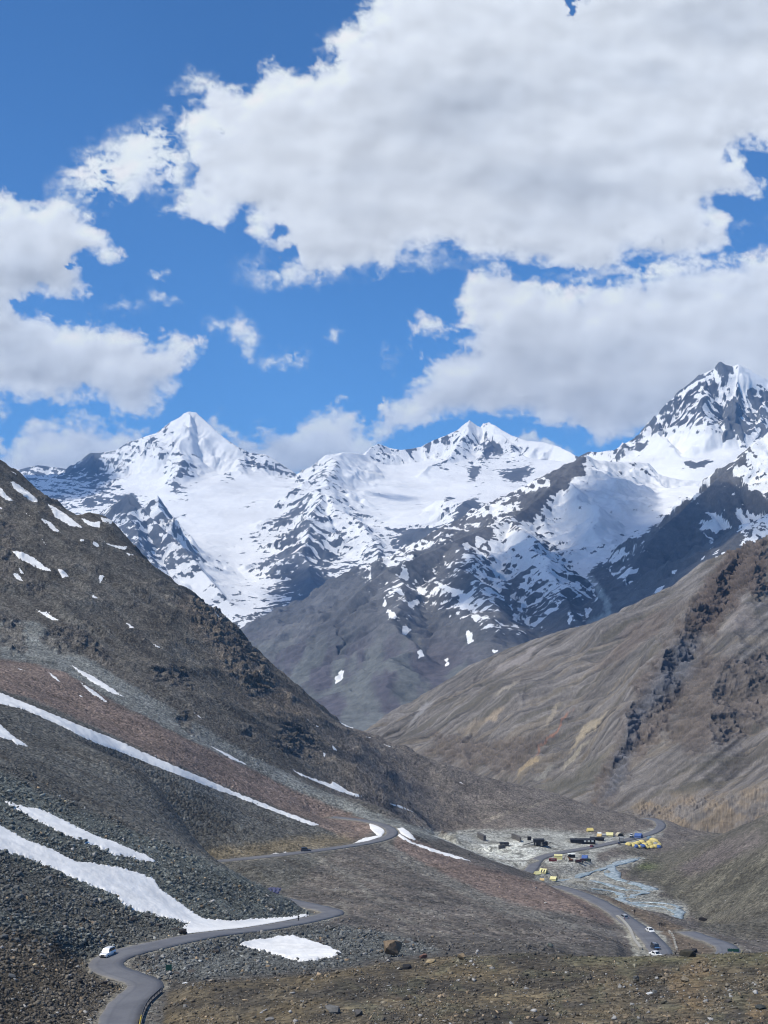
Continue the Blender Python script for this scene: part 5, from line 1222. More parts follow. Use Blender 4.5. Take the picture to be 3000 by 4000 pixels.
# ------------------------------------------------------------------ cars
def ring(x, hw, z0, z1, sh, top):
    """closed car cross-section at length x: half width hw, floor z0, roof/hood z1, shoulder height sh, half width at the top"""
    return [(x, -hw * .92, z0), (x, -hw, z0 + .2), (x, -hw, sh), (x, -top, z1 - .04), (x, -top * .7, z1), (x, top * .7, z1), (x, top, z1 - .04), (x, hw, sh), (x, hw, z0 + .2), (x, hw * .92, z0)]
def make_car(name, label, cat, paint, L=4.5, Wd=1.8, H=1.75, suv=True, group=None, loc=(0, 0, 0), rz=0, hood=None):
    """front points to +x"""
    t = thing(name, label, cat, group, loc, rz)
    h = Wd / 2; b = MB()
    hz = H * .56; fx = L / 2
    b.sections([ring(fx, h * .86, .38, hz * .80, .62, h * .80), ring(fx - .12, h * .96, .30, hz * .92, .70, h * .86), ring(fx - .5, h, .28, hz, .78, h * .88), ring(fx - 1.15, h, .28, hz + .05, .82, h * .88),
                ring(-fx + .55, h, .28, hz + .05, .84, h * .90), ring(-fx + .1, h * .97, .32, hz + .03, .82, h * .88), ring(-fx, h * .9, .42, hz - .08, .72, h * .82)])
    b.build('body', paint, t, True, .03)
    cb = MB()
    rb = (-fx + (.08 if suv else .95))
    def cr(x, hw, zt): return [(x, -hw, hz), (x, -hw * .99, hz + .1), (x, -hw * .86, zt - .05), (x, -hw * .80, zt), (x, hw * .80, zt), (x, hw * .86, zt - .05), (x, hw * .99, hz + .1), (x, hw, hz)]
    cb.sections([cr(fx - 1.15, h * .86, hz + .06), cr(fx - 1.75, h * .87, H - .04), cr(fx - 2.3, h * .88, H), cr(rb + .55, h * .88, H - .01), cr(rb + .22, h * .87, H - .08), cr(rb - (0 if suv else .35), h * .84, hz + .08)])
    cb.build('roof', paint, t, True, .02)
    g = MB(); e = .02
    g.add([(fx - 1.13 + e, -h * .78, hz + .08), (fx - 1.13 + e, h * .78, hz + .08), (fx - 1.70 + e, h * .70, H - .09), (fx - 1.70 + e, -h * .70, H - .09)], [(0, 1, 2, 3)])
    g.build('windscreen', 'glass', t)
    for sgn in (-1, 1):
        w_ = MB(); w_.add([(fx - 1.45, sgn * (h * .88), hz + .1), (rb + .25, sgn * (h * .88), hz + .1), (rb + .45, sgn * (h * .79), H - .12), (fx - 1.88, sgn * (h * .79), H - .12)], [(0, 1, 2, 3)]); w_.build('side_window', 'glass', t)
        m = MB(); m.box(fx - 1.5, fx - 1.35, sgn * h if sgn > 0 else -h - .2, sgn * h + .2 if sgn > 0 else -h, hz + .02, hz + .2); m.build('mirror', paint, t)
        hl = MB(); hl.box(fx - .16, fx + .0, sgn * h * .62 - .16, sgn * h * .62 + .16, hz * .64, hz * .80); hl.build('headlight', 'lamp', t)
        tl = MB(); tl.box(-fx - .01, -fx + .1, sgn * h * .74 - .1, sgn * h * .74 + .1, hz * .7, hz * 1.0); tl.build('tail_light', 'redlamp', t)
        for wx_ in (fx - .85, -fx + .85):
            ty = MB(); ty.tube([(wx_, sgn * (h - .2), .35), (wx_, sgn * (h + .015), .35)], .35, 16); wo = ty.build('wheel', 'tyre', t)
            rm = MB(); rm.tube([(wx_, sgn * (h - .1), .35), (wx_, sgn * (h + .03), .35)], .2, 12); rm.build('rim', 'rim', wo)
    rw = MB(); rw.add([(rb - .03 - (0 if suv else .33), -h * .7, hz + .12), (rb + .19, -h * .7, H - .13), (rb + .19, h * .7, H - .13), (rb - .03 - (0 if suv else .33), h * .7, hz + .12)], [(0, 1, 2, 3)]); rw.build('rear_window', 'glass', t)
    bp = MB(); bp.box(fx - .1, fx + .06, -h * .84, h * .84, .32, .52); bp.build('front_bumper', 'black', t, bevel=.03)
    gr = MB(); gr.box(fx - .1, fx + .015, -h * .4, h * .4, .56, hz * .76); gr.build('grille', 'black', t)
    if suv:
        for sgn in (-1, 1):
            rr = MB(); rr.tube([(rb + .6, sgn * h * .74, H + .05), (fx - 2.0, sgn * h * .74, H + .05)], .025, 6); rr.build('roof_rail', 'black', t)
    if hood:  # blue sky reflection, painted as a sheet over the bonnet
        hd = MB(); hd.add([(fx - .42, -h * .7, hz + .012), (fx - .42, h * .7, hz + .012), (fx - 1.12, h * .72, hz + .062), (fx - 1.12, -h * .72, hz + .062)], [(0, 1, 2, 3)]); hd.build('bonnet', hood, t)
    return t
pc_ = spot(445, 3738)
make_car('car', 'white SUV driving on the road bend below the long snow patch', 'car', 'white_paint', 4.6, 1.86, 1.85, True, None, pc_, rad(-106))
make_car('car', 'silver grey SUV seen from behind at the left edge of the lower road', 'car', 'silver_paint', 4.4, 1.8, 1.8, True, None, spot(2418, 3592), rad(103))
make_car('car', 'white saloon car in the middle of the lower road', 'car', 'white_paint', 4.2, 1.75, 1.45, False, None, spot(2516, 3642), rad(-78))
make_car('car', 'dark SUV with the blue sky reflection painted on its bonnet, right behind the knoll on the lower road', 'car', 'dark_paint', 4.7, 1.9, 1.9, True, None, spot(2537, 3712, 330), rad(-84), hood='bonnet_sky_sheen')
make_car('car', 'white car half hidden behind the knoll beside the dark SUV', 'car', 'white_paint', 4.2, 1.75, 1.5, False, None, (lambda p: (p[0], p[1], ground(x=p[0], y=p[1])))(W(2562, 3738, 398)), rad(-60))
make_car('car', 'small dark van alone on the upper road', 'car', 'dark_paint', 4.2, 1.75, 1.9, True, None, spot(1200, 3329), rad(8))
make_car('car', 'small dark car in front of the grey truck in the camp', 'car', 'dark_paint', 4.0, 1.7, 1.5, False, None, spot(2402, 3298, 700), rad(80))
make_car('car', 'brown car on the camp road below the black tarpaulin shacks', 'car', 'maroon', 4.2, 1.75, 1.6, True, None, spot(2298, 3311, 700), rad(70))
make_car('car', 'white car farthest up the camp road by the blue shelter', 'car', 'white_paint', 4.2, 1.8, 1.9, True, None, spot(2451, 3268, 800), rad(-110))
make_car('car', 'dark car parked between the white car and the cluster of dome tents', 'car', 'dark_paint', 4.2, 1.8, 1.7, True, None, spot(2455, 3276, 800), rad(-70))

def make_truck(label, loc, rz, body, cab, group=None, H=3.2, L=6.5):
    t = thing('truck', label, 'truck', group, loc, rz); fx = L / 2
    MB().box(fx - 1.7, fx, -1.15, 1.15, .8, 2.6, tx=.12, ty=.08).build('cab', cab, t, bevel=.08)
    MB().box(fx - .02, fx + .03, -.95, .95, 1.6, 2.35).build('windscreen', 'glass', t)
    MB().box(-fx, fx - 1.85, -1.22, 1.22, 1.05, H).build('cargo_body', body, t, bevel=.04)
    ribs = MB()
    for i in range(7):
        x = -fx + .2 + i * (L - 2.2) / 6
        for s_ in (-1, 1): ribs.box(x, x + .1, s_ * 1.26 - .04, s_ * 1.26 + .04, 1.05, H - .05)
    ribs.build('body_rib', cab, t)
    MB().box(-fx, fx, -.5, .5, .7, 1.0).build('chassis', 'black', t)
    for s_ in (-1, 1):
        for x in (fx - .9, -fx + 1.0, -fx + 2.1):
            w_ = MB().tube([(x, s_ * .85, .5), (x, s_ * 1.18, .5)], .5, 14).build('wheel', 'tyre', t)
            MB().tube([(x, s_ * .9, .5), (x, s_ * 1.2, .5)], .25, 10).build('rim', 'rim', w_)
    return t
make_truck('dark grey covered truck driving away up the camp road', spot(2413, 3291, 700), rad(84), 'greyc', 'darksteel', H=3.4)
t1_ = make_truck('dark maroon truck in front, beside the river flat', spot(2251, 3375, 700), rad(-6), 'darkmaroon', 'black', H=2.9, L=7.5)
t2_ = make_truck('dark maroon truck standing behind the other, next to the blue tent', spot(2265, 3368, 700), rad(-8), 'darkmaroon', 'black', H=2.7, L=6.5)
t3_ = make_truck('dark green truck right of the blue tent', spot(2284, 3366, 700), rad(-35), 'dkgreen', 'dkgreen', H=2.6, L=5.5)

for t_ in (t1_, t2_, t3_): t_.scale = (.62,) * 3

# ------------------------------------------------------------------ tents and shelters
def ridge_tent(name, label, mat, L, Wd, Hh, wall, loc, rz, group=None, cat='tent', opening=True):
    t = thing(name, label, cat, group, loc, rz); h = Wd / 2; l = L / 2
    r = MB()
    for s_ in (-1, 1):
        n = 6
        for i in range(n):
            x0, x1 = -l + L * i / n, -l + L * (i + 1) / n
            zz = lambda x: Hh - .10 * math.sin(math.pi * (x + l) / L)
            r.add([(x0, s_ * (h + .12), wall), (x1, s_ * (h + .12), wall), (x1, 0, zz(x1)), (x0, 0, zz(x0)), (x0, s_ * (h + .12), wall - .06), (x1, s_ * (h + .12), wall - .06)], [(0, 1, 2, 3), (0, 4, 5, 1)])
    r.build('roof', mat, t)
    w_ = MB()
    for s_ in (-1, 1):
        w_.add([(-l, s_ * h, 0), (l, s_ * h, 0), (l, s_ * h, wall), (-l, s_ * h, wall)], [(0, 1, 2, 3)])
        w_.add([(s_ * l, -h, 0), (s_ * l, h, 0), (s_ * l, h, wall), (s_ * l, 0, Hh - .12), (s_ * l, -h, wall)], [(0, 1, 2, 3, 4)])
    w_.build('wall', mat, t)
    if opening:
        MB().add([(l + .02, -h * .45, 0), (l + .02, h * .45, 0), (l + .02, h * .1, Hh * .75), (l + .02, -h * .1, Hh * .75)], [(0, 1, 2, 3)]).build('doorway', 'black', t)
    for s_ in (-1, 1):
        for x in (-l, 0, l):
            MB().tube([(x, s_ * (h + .1), wall), (x * 1.1, s_ * (h + 1.2), 0)], .015, 4).build('guy_rope', 'greyc', t)
    return t
def dome_tent(label, mat, R, loc, rz, group):
    t = thing('dome_tent', label, 'tent', group, loc, rz); b = MB(); secs = []
    n = 14
    for j in range(5):
        a = j / 5 * math.pi / 2; r = R * math.cos(a) ** .8; z = R * .85 * math.sin(a)
        secs.append([(r * math.cos(2 * math.pi * k / n) * 1.15, r * math.sin(2 * math.pi * k / n) * (1 + .05 * (k % 2)), z) for k in range(n)])
    secs.append([(.06 * math.cos(2 * math.pi * k / n), .06 * math.sin(2 * math.pi * k / n), R * .86) for k in range(n)])
    b.sections(secs); b.build('canopy', mat, t)
    MB().add([(R * 1.02, -R * .35, 0), (R * 1.02, R * .35, 0), (R * .75, R * .18, R * .6), (R * .75, -R * .18, R * .6)], [(0, 1, 2, 3)]).build('doorway', 'black', t)
    for s_ in (-1, 1):
        MB().tube([(R * 1.12 * math.cos(s_ * .8 + a * math.pi), R * 1.02 * math.sin(s_ * .8 + a * math.pi), z) if 0 else (1.17 * R * math.cos(math.pi * a) * math.cos(s_ * .8), 1.05 * R * math.cos(math.pi * a) * math.sin(s_ * .8), R * .88 * math.sin(math.pi * a) ** .8 if math.sin(math.pi * a) > 0 else 0) for a in np.linspace(0, 1, 9)], .03, 4).build('pole', 'greyc', t)
    return t
def Q(a, b): return (2400 + a / 6.636, 3180 + b / 6.636)
yl = [(260, 790), (330, 800), (430, 782), (490, 762), (600, 725), (370, 835), (520, 855), (670, 805), (735, 795), (790, 742), (845, 765), (690, 850), (735, 880), (805, 832), (855, 855), (880, 675), (935, 700), (900, 738), (955, 745), (910, 860), (962, 842), (1000, 745), (1035, 785), (1010, 818)]
rnd = random.Random(5)
def tent_label(i):
    rows = sorted(range(len(yl)), key=lambda k: yl[k][1]); n = 6
    r = rows.index(i) // n; mem = sorted(rows[r * n:(r + 1) * n], key=lambda k: yl[k][0]); c_ = mem.index(i)
    ordn = ['first', 'second', 'third', 'fourth', 'fifth', 'sixth']
    return '%s yellow dome tent from the left in the %s row of the crowded cluster' % (ordn[c_], ['uppermost', 'second highest', 'second lowest', 'lowest'][r])
g_y = 'yellow dome tents of the cluster above the river'
first = dome_tent('yellow dome tent in the crowded tent cluster above the river', 'yellow', 1.75, (0, 0, 0), 0, g_y)
for i, (a, b) in enumerate(yl):
    px, py = Q(a, b + 12); p = spot(px, py, 760)
    o = first if i == 0 else copy_tree(first)
    o['label'] = tent_label(i)
    o.location = p; o.rotation_euler = (0, 0, rnd.uniform(-2.4, -.6)); s_ = rnd.uniform(.9, 1.25); o.scale = (s_, s_, s_ * .95)
for (a, b), mat, lab in [((430, 865), 'bluec', 'blue dome tent at the lower left of the yellow tent cluster'), ((615, 862), 'bluec', 'blue dome tent at the lower middle edge of the yellow tent cluster'), ((1010, 872), 'bluec', 'blue dome tent at the lower right corner of the yellow tent cluster'), ((800, 648), 'teal', 'slate blue tent at the top of the yellow tent cluster'), ((940, 795), 'greyc', 'grey tent inside the right half of the yellow tent cluster')]:
    px, py = Q(a, b); dome_tent(lab, mat, 2.0, spot(px, py, 760), rnd.uniform(-2, -1), None)
ridge_tent('tent', 'yellow ridge tent standing alone highest on the slope', 'yellow', 4.2, 3.0, 2.3, .7, spot(2291, 3250, 780), rad(8))
ridge_tent('tent', 'orange yellow ridge tent above the black tarpaulin shacks', 'orange', 3.0, 2.6, 2.1, .7, spot(2327, 3270, 780), rad(-20))
ridge_tent('tent', 'small whitish tent just behind the orange yellow one', 'whitec', 2.6, 2.2, 1.6, .5, spot(2327, 3260, 780), rad(-8))
ridge_tent('tent', 'grey tent with dark front between the orange and the big yellow tent', 'greyc', 2.8, 2.4, 1.8, .9, spot(2345, 3267, 780), rad(-8))
ridge_tent('tent', 'large pale yellow ridge tent left of the arched shelter', 'paleyellow', 4.8, 3.6, 2.4, .8, spot(2368, 3266, 780), rad(-14))
ridge_tent('tent', 'yellow ridge tent leftmost beside the river flat', 'paleyellow', 3.0, 2.4, 1.9, .5, spot(2089, 3419, 690), rad(28))
t_ = ridge_tent('tent', 'large pale yellow tent with two dark strips beside the river flat', 'paleyellow', 4.0, 3.2, 2.4, .6, spot(2113, 3411, 690), rad(-32))
for x in (-.9, .6): MB().add([(x, -1.78, .62), (x + .7, -1.78, .62), (x + .7, -.5, 1.85), (x, -.5, 1.85)], [(0, 1, 2, 3)]).build('dark_strip', 'blackc', t_)
ridge_tent('tent', 'small yellow tent lowest at the edge of the red scree', 'orange', 2.0, 1.8, 1.4, .4, spot(2106, 3441, 680), rad(0))
ridge_tent('tent', 'yellow tent with a black lower side right of the small one', 'paleyellow', 3.2, 2.6, 1.9, .8, spot(2151, 3441, 680), rad(-30))
ridge_tent('tent', 'blue tent behind the maroon trucks', 'bluec', 3.4, 2.8, 2.6, .9, spot(2270, 3358, 700), rad(-20))
ridge_tent('canopy', 'flat pale yellow canopy beside the maroon container', 'paleyellow', 4.6, 3.6, 2.8, 2.2, spot(2169, 3356, 700), rad(-6), cat='canopy')
ridge_tent('shelter', 'blue and red tarpaulin shelter beside the camp road', 'bluec', 4.6, 3.6, 3.2, 1.6, spot(2477, 3274, 820), rad(-30), cat='shelter')
def arch_shelter():
    t = thing('shelter', 'beige arched shelter with dark open mouth right of the yellow tents', 'shelter', None, spot(2405, 3266, 780), rad(-80)); b = MB(); secs = []
    for x in np.linspace(-2.2, 2.2, 6): secs.append([(x, 2.3 * math.cos(a), 2.2 * math.sin(a)) for a in np.linspace(0, math.pi, 13)])
    b.sections(secs); b.build('cover', 'beige', t)
    m = MB(); m.add([(2.23, 1.9 * math.cos(a), 1.8 * math.sin(a)) for a in np.linspace(0, math.pi, 13)], [tuple(range(13))]); m.build('opening', 'black', t)  # black sheet stands in for the shade inside the mouth
    for x in (-2.2, 0, 2.25): MB().tube([(x, 2.33 * math.cos(a), 2.23 * math.sin(a)) for a in np.linspace(0, math.pi, 13)], .04, 5).build('hoop', 'steel', t)
arch_shelter()
def shack(label, loc, rz, L, Wd, H, roof='blackc', wall='stonewall', white=False, group=None):
    t = thing('shack', label, 'shack', group, loc, rz); l, h = L / 2, Wd / 2
    w_ = MB(); w_.box(-l, l, -h, -h + .4, 0, H); w_.box(-l, l, h - .4, h, 0, H * 1.1); w_.box(-l, -l + .4, -h + .4, h - .4, 0, H); w_.box(l - .4, l, -h + .4, h - .4, 0, H); w_.build('wall', wall, t)
    n = 8; r = MB(); rs = random.Random(int(abs(loc[0]) * 10))
    X = [[(-l - .3 + (L + .6) * i / n, -h - .3 + (Wd + .6) * j / 4, H + .12 + .25 * j / 4 + rs.uniform(-.12, .12)) for j in range(5)] for i in range(n + 1)]
    v = [p for c_ in X for p in c_]; f = [(i * 5 + j, i * 5 + j + 1, (i + 1) * 5 + j + 1, (i + 1) * 5 + j) for i in range(n) for j in range(4)]
    v2 = [(a, b_, c_ - .12) for a, b_, c_ in v]; k = len(v)
    r.add(v + v2, f + [tuple(q + k for q in reversed(ff)) for ff in f]); r.build('roof', roof, t)
    MB().box(-.5, .5, -h - .03, -h + .02, 0, 1.8).build('doorway', 'black', t)
    if white:
        for i in range(3): MB().box(-l * .7 + i * l * .55, -l * .7 + i * l * .55 + 1.4, -h - .34, -h - .3, H * .55, H * .95).build('banner', 'whitec', t)
    return t
shack('low black tarpaulin shack at the left end of the camp row', spot(2237, 3292, 760), rad(-4), 7, 5, 2.0, wall='darksteel')
shack('long black tarpaulin shack with white banners on its front', spot(2284, 3296, 760), rad(4), 8.5, 5, 2.6, wall='darksteel', white=True)
shack('black tarpaulin shack sloping down towards the truck, right of the banners', spot(2320, 3283, 760), rad(-12), 8.5, 4, 1.4, wall='blackc')
shack('small black roofed hut with white eaves above the excavator', spot(2219, 3350, 700), rad(4), 3.6, 3, 2.0, roof='whitec', wall='blackc')
shack('low dark roofed hut in the middle of the white gravel', spot(1963, 3305, 700), rad(4), 5, 3.5, 1.6)
def container(label, loc, rz, mat, L=7.0):
    t = thing('container', label, 'container', None, loc, rz)
    MB().box(-L / 2, L / 2, -1.2, 1.2, .1, 2.6).build('body', mat, t, bevel=.04)
    r = MB()
    for i in range(18): r.box(-L / 2 + .2 + i * (L - .5) / 17, -L / 2 + .32 + i * (L - .5) / 17, -1.25, -1.18, .25, 2.45)
    r.build('corrugation', mat, t)
    w_ = MB()
    for i, x in enumerate((-1.6, -.7, .1, .9, 1.5)): w_.box(x, x + .55, -1.27, -1.24, 1.4, 1.75)
    w_.build('lettering', 'greyc', t)
    MB().box(-L / 2 - .04, -L / 2 + .0, -1.1, 1.1, .2, 2.5).build('door', 'black', t)
    return t
tc_ = container('maroon steel container with a row of faded pale marks', spot(2147, 3366, 700), rad(-2), 'maroon')

tc_.scale = (.62,) * 3
def excavator():
    t = thing('excavator', 'brown excavator with raised arm between container and trucks', 'excavator', None, spot(2217, 3366, 700), rad(165)); t.scale = (.7,) * 3
    for s_ in (-1, 1): MB().box(-1.9, 1.9, s_ * 1.1 - .3, s_ * 1.1 + .3, 0, .8, tx=.35).build('track', 'black', t, bevel=.1)
    MB().box(-1.6, 1.3, -1.2, 1.2, .9, 1.9).build('engine_deck', 'rust', t, bevel=.08)
    cb = MB().box(.1, 1.4, .1, 1.15, 1.9, 3.0, tx=.1).build('cab', 'rust', t, bevel=.05); MB().box(1.28, 1.42, .25, 1.0, 2.1, 2.8).build('windscreen', 'glass', cb)
    MB().tube([(1.2, -.3, 1.6), (2.8, -.3, 3.9), (4.4, -.3, 4.1)], [.28, .25, .2], 6).build('boom', 'rust', t)
    MB().tube([(4.2, -.3, 4.3), (5.3, -.3, 2.0)], [.2, .14], 6).build('stick', 'rust', t)
    MB().box(4.9, 5.7, -.75, .15, 1.0, 1.9, tx=.15).build('bucket', 'rust', t)
excavator()
def crusher():
    base = spot(2095, 3305, 700); t = thing('stone_crusher', 'dark stone crushing plant with slanting conveyors on the white gravel', 'crusher', None, base, 0)
    MB().box(-3, 3, -2, 2, 2.2, 4.2, tx=-.3, ty=-.3).build('hopper', 'darksteel', t)
    fr = MB()
    for x in (-2.6, -.9, .9, 2.6):
        for y in (-1.7, 1.7): fr.box(x - .15, x + .15, y - .15, y + .15, -1, 2.2)
    fr.box(-2.8, 2.8, -1.9, -1.6, 1.0, 1.25); fr.box(-2.8, 2.8, 1.6, 1.9, 1.0, 1.25); fr.build('frame', 'darksteel', t)
    MB().box(-1.4, 1.0, -1.3, 1.3, .2, 2.2).build('crusher_drum', 'steel', t, bevel=.15)
    MB().box(2.6, 5.4, -1.5, 1.0, .2, 2.6).build('generator', 'darksteel', t, bevel=.1)
    MB().box(-6.5, -4.3, .5, 2.5, 3.2, 5.4).build('control_cabin', 'blackc', t)
    for pts in ([(-2.5, 0, 2.4), (-10.5, -1, .2)], [(2.0, -1, 1.6), (7.2, -3.5, -.6)], [(2.5, 1, 3.2), (9, 3, 1.0)]):
        c_ = MB(); a, b = Vector(pts[0]), Vector(pts[1]); d = (b - a).normalized(); sd_ = d.cross(Vector((0, 0, 1))).normalized() * .45; up = Vector((0, 0, .3))
        c_.add([a - sd_, a + sd_, b + sd_, b - sd_, a - sd_ + up, a + sd_ + up, b + sd_ + up, b - sd_ + up], [(0, 3, 2, 1), (4, 5, 6, 7), (0, 1, 5, 4), (1, 2, 6, 5), (2, 3, 7, 6), (3, 0, 4, 7)])
        c_.build('conveyor', 'darksteel', t)
crusher()
def wall_thing(name, label, pts, H, th, mat, cat='wall', top=None):
    t = thing(name, label, cat, None, tuple(pts[0]), 0); o = Vector(pts[0]); b = MB(); cap = MB()
    for p, q in zip(pts[:-1], pts[1:]):
        p, q = Vector(p) - o, Vector(q) - o; d = (q - p); d.z = 0; n = Vector((-d.y, d.x, 0)).normalized() * th / 2
        v = [p - n, q - n, q + n, p + n]; lo = [x + Vector((0, 0, -1.5)) for x in v]; hi = [x + Vector((0, 0, H)) for x in v]
        b.add(lo + hi, [(0, 3, 2, 1), (4, 5, 6, 7), (0, 1, 5, 4), (1, 2, 6, 5), (2, 3, 7, 6), (3, 0, 4, 7)])
        n2 = n * 1.25; v = [p - n2, q - n2, q + n2, p + n2]
        cap.add([x + Vector((0, 0, H + .003)) for x in v] + [x + Vector((0, 0, H + .1)) for x in v], [(0, 3, 2, 1), (4, 5, 6, 7), (0, 1, 5, 4), (1, 2, 6, 5), (2, 3, 7, 6), (3, 0, 4, 7)])
    b.build('masonry', mat, t); cap.build('coping', top or mat, t)
    return t
def chain(P, dmin=0, sub=3):
    out = [spot(px, py, dmin) for px, py in P]
    out = chaikin(np.array(out), 1) if sub else out
    return [tuple(p) for p in out]
wall_thing('retaining_wall', 'pale concrete wall curving along the left edge of the lower road', chain([(2390, 3584), (2408, 3598), (2423, 3614), (2436, 3630), (2446, 3646), (2452, 3662), (2457, 3678), (2470, 3695), (2482, 3712)], 370), .7, .7, 'concrete')
wall_thing('retaining_wall', 'grey stone retaining wall above the white gravel, left of the crusher', [tuple(np.array(spot(1862, 3272, 700))), tuple(np.array(spot(1888, 3284, 700)))], 3.0, 1.6, 'stonewall')
wall_thing('retaining_wall', 'grey stone ramp wall in the middle of the white gravel', [spot(1940, 3318, 700), spot(1966, 3314, 700)], 2.0, 1.2, 'stonewall')
wall_thing('retaining_wall', 'dark loading ramp wall beside the crusher conveyor', [spot(1992, 3277, 700), spot(2010, 3281, 700), spot(2024, 3290, 700)], 2.8, 1.0, 'stonewall')
# parapet blocks
pb = chain([(2592, 3645), (2603, 3660), (2610, 3678), (2614, 3695), (2618, 3712)], 370)
for i in range(len(pb)):
    o = MB().box(-.7, .7, -.3, .3, -.3, .8, tx=.05, ty=.05).build('parapet_block', 'concrete', None, bevel=.06)
    j = min(i, len(pb) - 2); o.location = pb[i]; o.rotation_euler = (0, 0, yaw(pb[j], pb[j + 1]))
    tag(o, 'weathered concrete parapet block along the right edge of the lower road', 'block', 'parapet blocks beside the lower road')
def guard_rail():
    Cv = RC['near']; hw = ROAD_W['near'] + .35
    # right-hand edge of the lowest piece of road
    t_ = np.gradient(Cv[:, :2], axis=0); t_ /= np.linalg.norm(t_, axis=1)[:, None]
    E = np.stack([Cv[:, 0] + t_[:, 1] * hw, Cv[:, 1] - t_[:, 0] * hw, Cv[:, 2]], -1)
    px, py = proj(E[:, 0], E[:, 1], E[:, 2])
    E = E[(py > 3872) & (py < 4120) & (Cv[:, 1] < 292)]
    px, py = proj(E[:, 0], E[:, 1], E[:, 2])
    for nm, sel, lab, mt in (('guard_rail', py <= 3985, 'dark weathered guard rail on the outside of the nearest road bend', 'railing'), ('guard_rail', py >= 3975, 'yellow painted end of the guard rail at the bottom of the picture', 'yellowp')):
        e = E[sel]
        if len(e) < 2: continue
        o = e[0].copy(); t = thing(nm, lab, 'guard rail', None, tuple(o))
        bm_ = MB()
        for p, q in zip(e[:-1], e[1:]):
            d = q - p; n = np.array([-d[1], d[0], 0]); n /= np.linalg.norm(n); n *= .05
            for (z0, z1) in ((.5, .62), (.62, .70), (.70, .82)):
                k = n * (1.0 if z0 != .62 else .3)
                v = [p - k, q - k, q + k, p + k]
                bm_.add([x - o + np.array([0, 0, z0]) for x in v] + [x - o + np.array([0, 0, z1]) for x in v], [(0, 3, 2, 1), (4, 5, 6, 7), (0, 1, 5, 4), (1, 2, 6, 5), (2, 3, 7, 6), (3, 0, 4, 7)])
        bm_.build('rail', mt, t)
        L = 0
        for p, q in zip(e[:-1], e[1:]):
            L += np.linalg.norm(q - p)
            if L > 1.8:
                L = 0; c_ = q - o
                MB().box(c_[0] - .09, c_[0] + .09, c_[1] - .09, c_[1] + .09, c_[2] - .8, c_[2] + .80).build('post', mt, t)
        kb = MB()
        for p, q in zip(e[:-1], e[1:]):
            d = q - p; n = np.array([-d[1], d[0], 0]); n /= np.linalg.norm(n); n *= .22
            v = [p - n, q - n, q + n, p + n]
            kb.add([x - o + np.array([0, 0, -.8]) for x in v] + [x - o + np.array([0, 0, .12]) for x in v], [(0, 3, 2, 1), (4, 5, 6, 7), (0, 1, 5, 4), (1, 2, 6, 5), (2, 3, 7, 6), (3, 0, 4, 7)])
        kb.build('kerb', 'stonewall', t)
guard_rail()
def green_board():
    p = spot(678, 3797); t = thing('sign_board', 'dark green board standing in the rubble below the road', 'sign', None, p, rad(8))
    MB().box(-.8, .8, -.04, .04, .35, 1.85).build('panel', 'green', t)
    t.scale = (.8,) * 3
    for x in (-.6, .6): MB().box(x - .05, x + .05, .05, .13, -.5, 1.9).build('post', 'steel', t)
green_board()
def green_fence():
    a, b = spot(2815, 3722, 300), spot(2857, 3724, 300); t = thing('fence', 'low green fence at the edge of the road on the right', 'fence', None, a)
    A, B = Vector((0, 0, 0)), Vector(b) - Vector(a); n = 6
    MB().add([A + Vector((0, 0, .2)), B + Vector((0, 0, .2)), B + Vector((0, 0, 1.1)), A + Vector((0, 0, 1.1)), A + Vector((0, .06, .2)), B + Vector((0, .06, .2)), B + Vector((0, .06, 1.1)), A + Vector((0, .06, 1.1))], [(0, 1, 2, 3), (7, 6, 5, 4), (3, 2, 6, 7), (0, 4, 5, 1)]).build('mesh_panel', 'green', t)
    for i in range(n + 1):
        c_ = A + (B - A) * i / n; MB().box(c_.x - .05, c_.x + .05, c_.y + .07, c_.y + .17, c_.z - .6, c_.z + 1.2).build('post', 'green', t)
green_fence()
def tarp():
    p = spot(1076, 3484); t = MB(); rs = random.Random(3); n, m = 12, 6
    v = [((i / n - .5) * 4.4, (j / m - .5) * 2.6, .35 + rs.uniform(-.15, .45) - .5 * (abs(i / n - .5) + abs(j / m - .5))) for i in range(n + 1) for j in range(m + 1)]
    t.add(v, [(i * (m + 1) + j, (i + 1) * (m + 1) + j, (i + 1) * (m + 1) + j + 1, i * (m + 1) + j + 1) for i in range(n) for j in range(m)])
    o = t.build('tarpaulin', 'purple'); o.location = (p[0], p[1], p[2] + .3); o.rotation_euler = (rad(25), 0, rad(-20))
    so = o.modifiers.new('thick', 'SOLIDIFY'); so.thickness = .08
    tag(o, 'crumpled dark blue tarpaulin lying on the crest of the rubble slope', 'tarpaulin')
tarp()

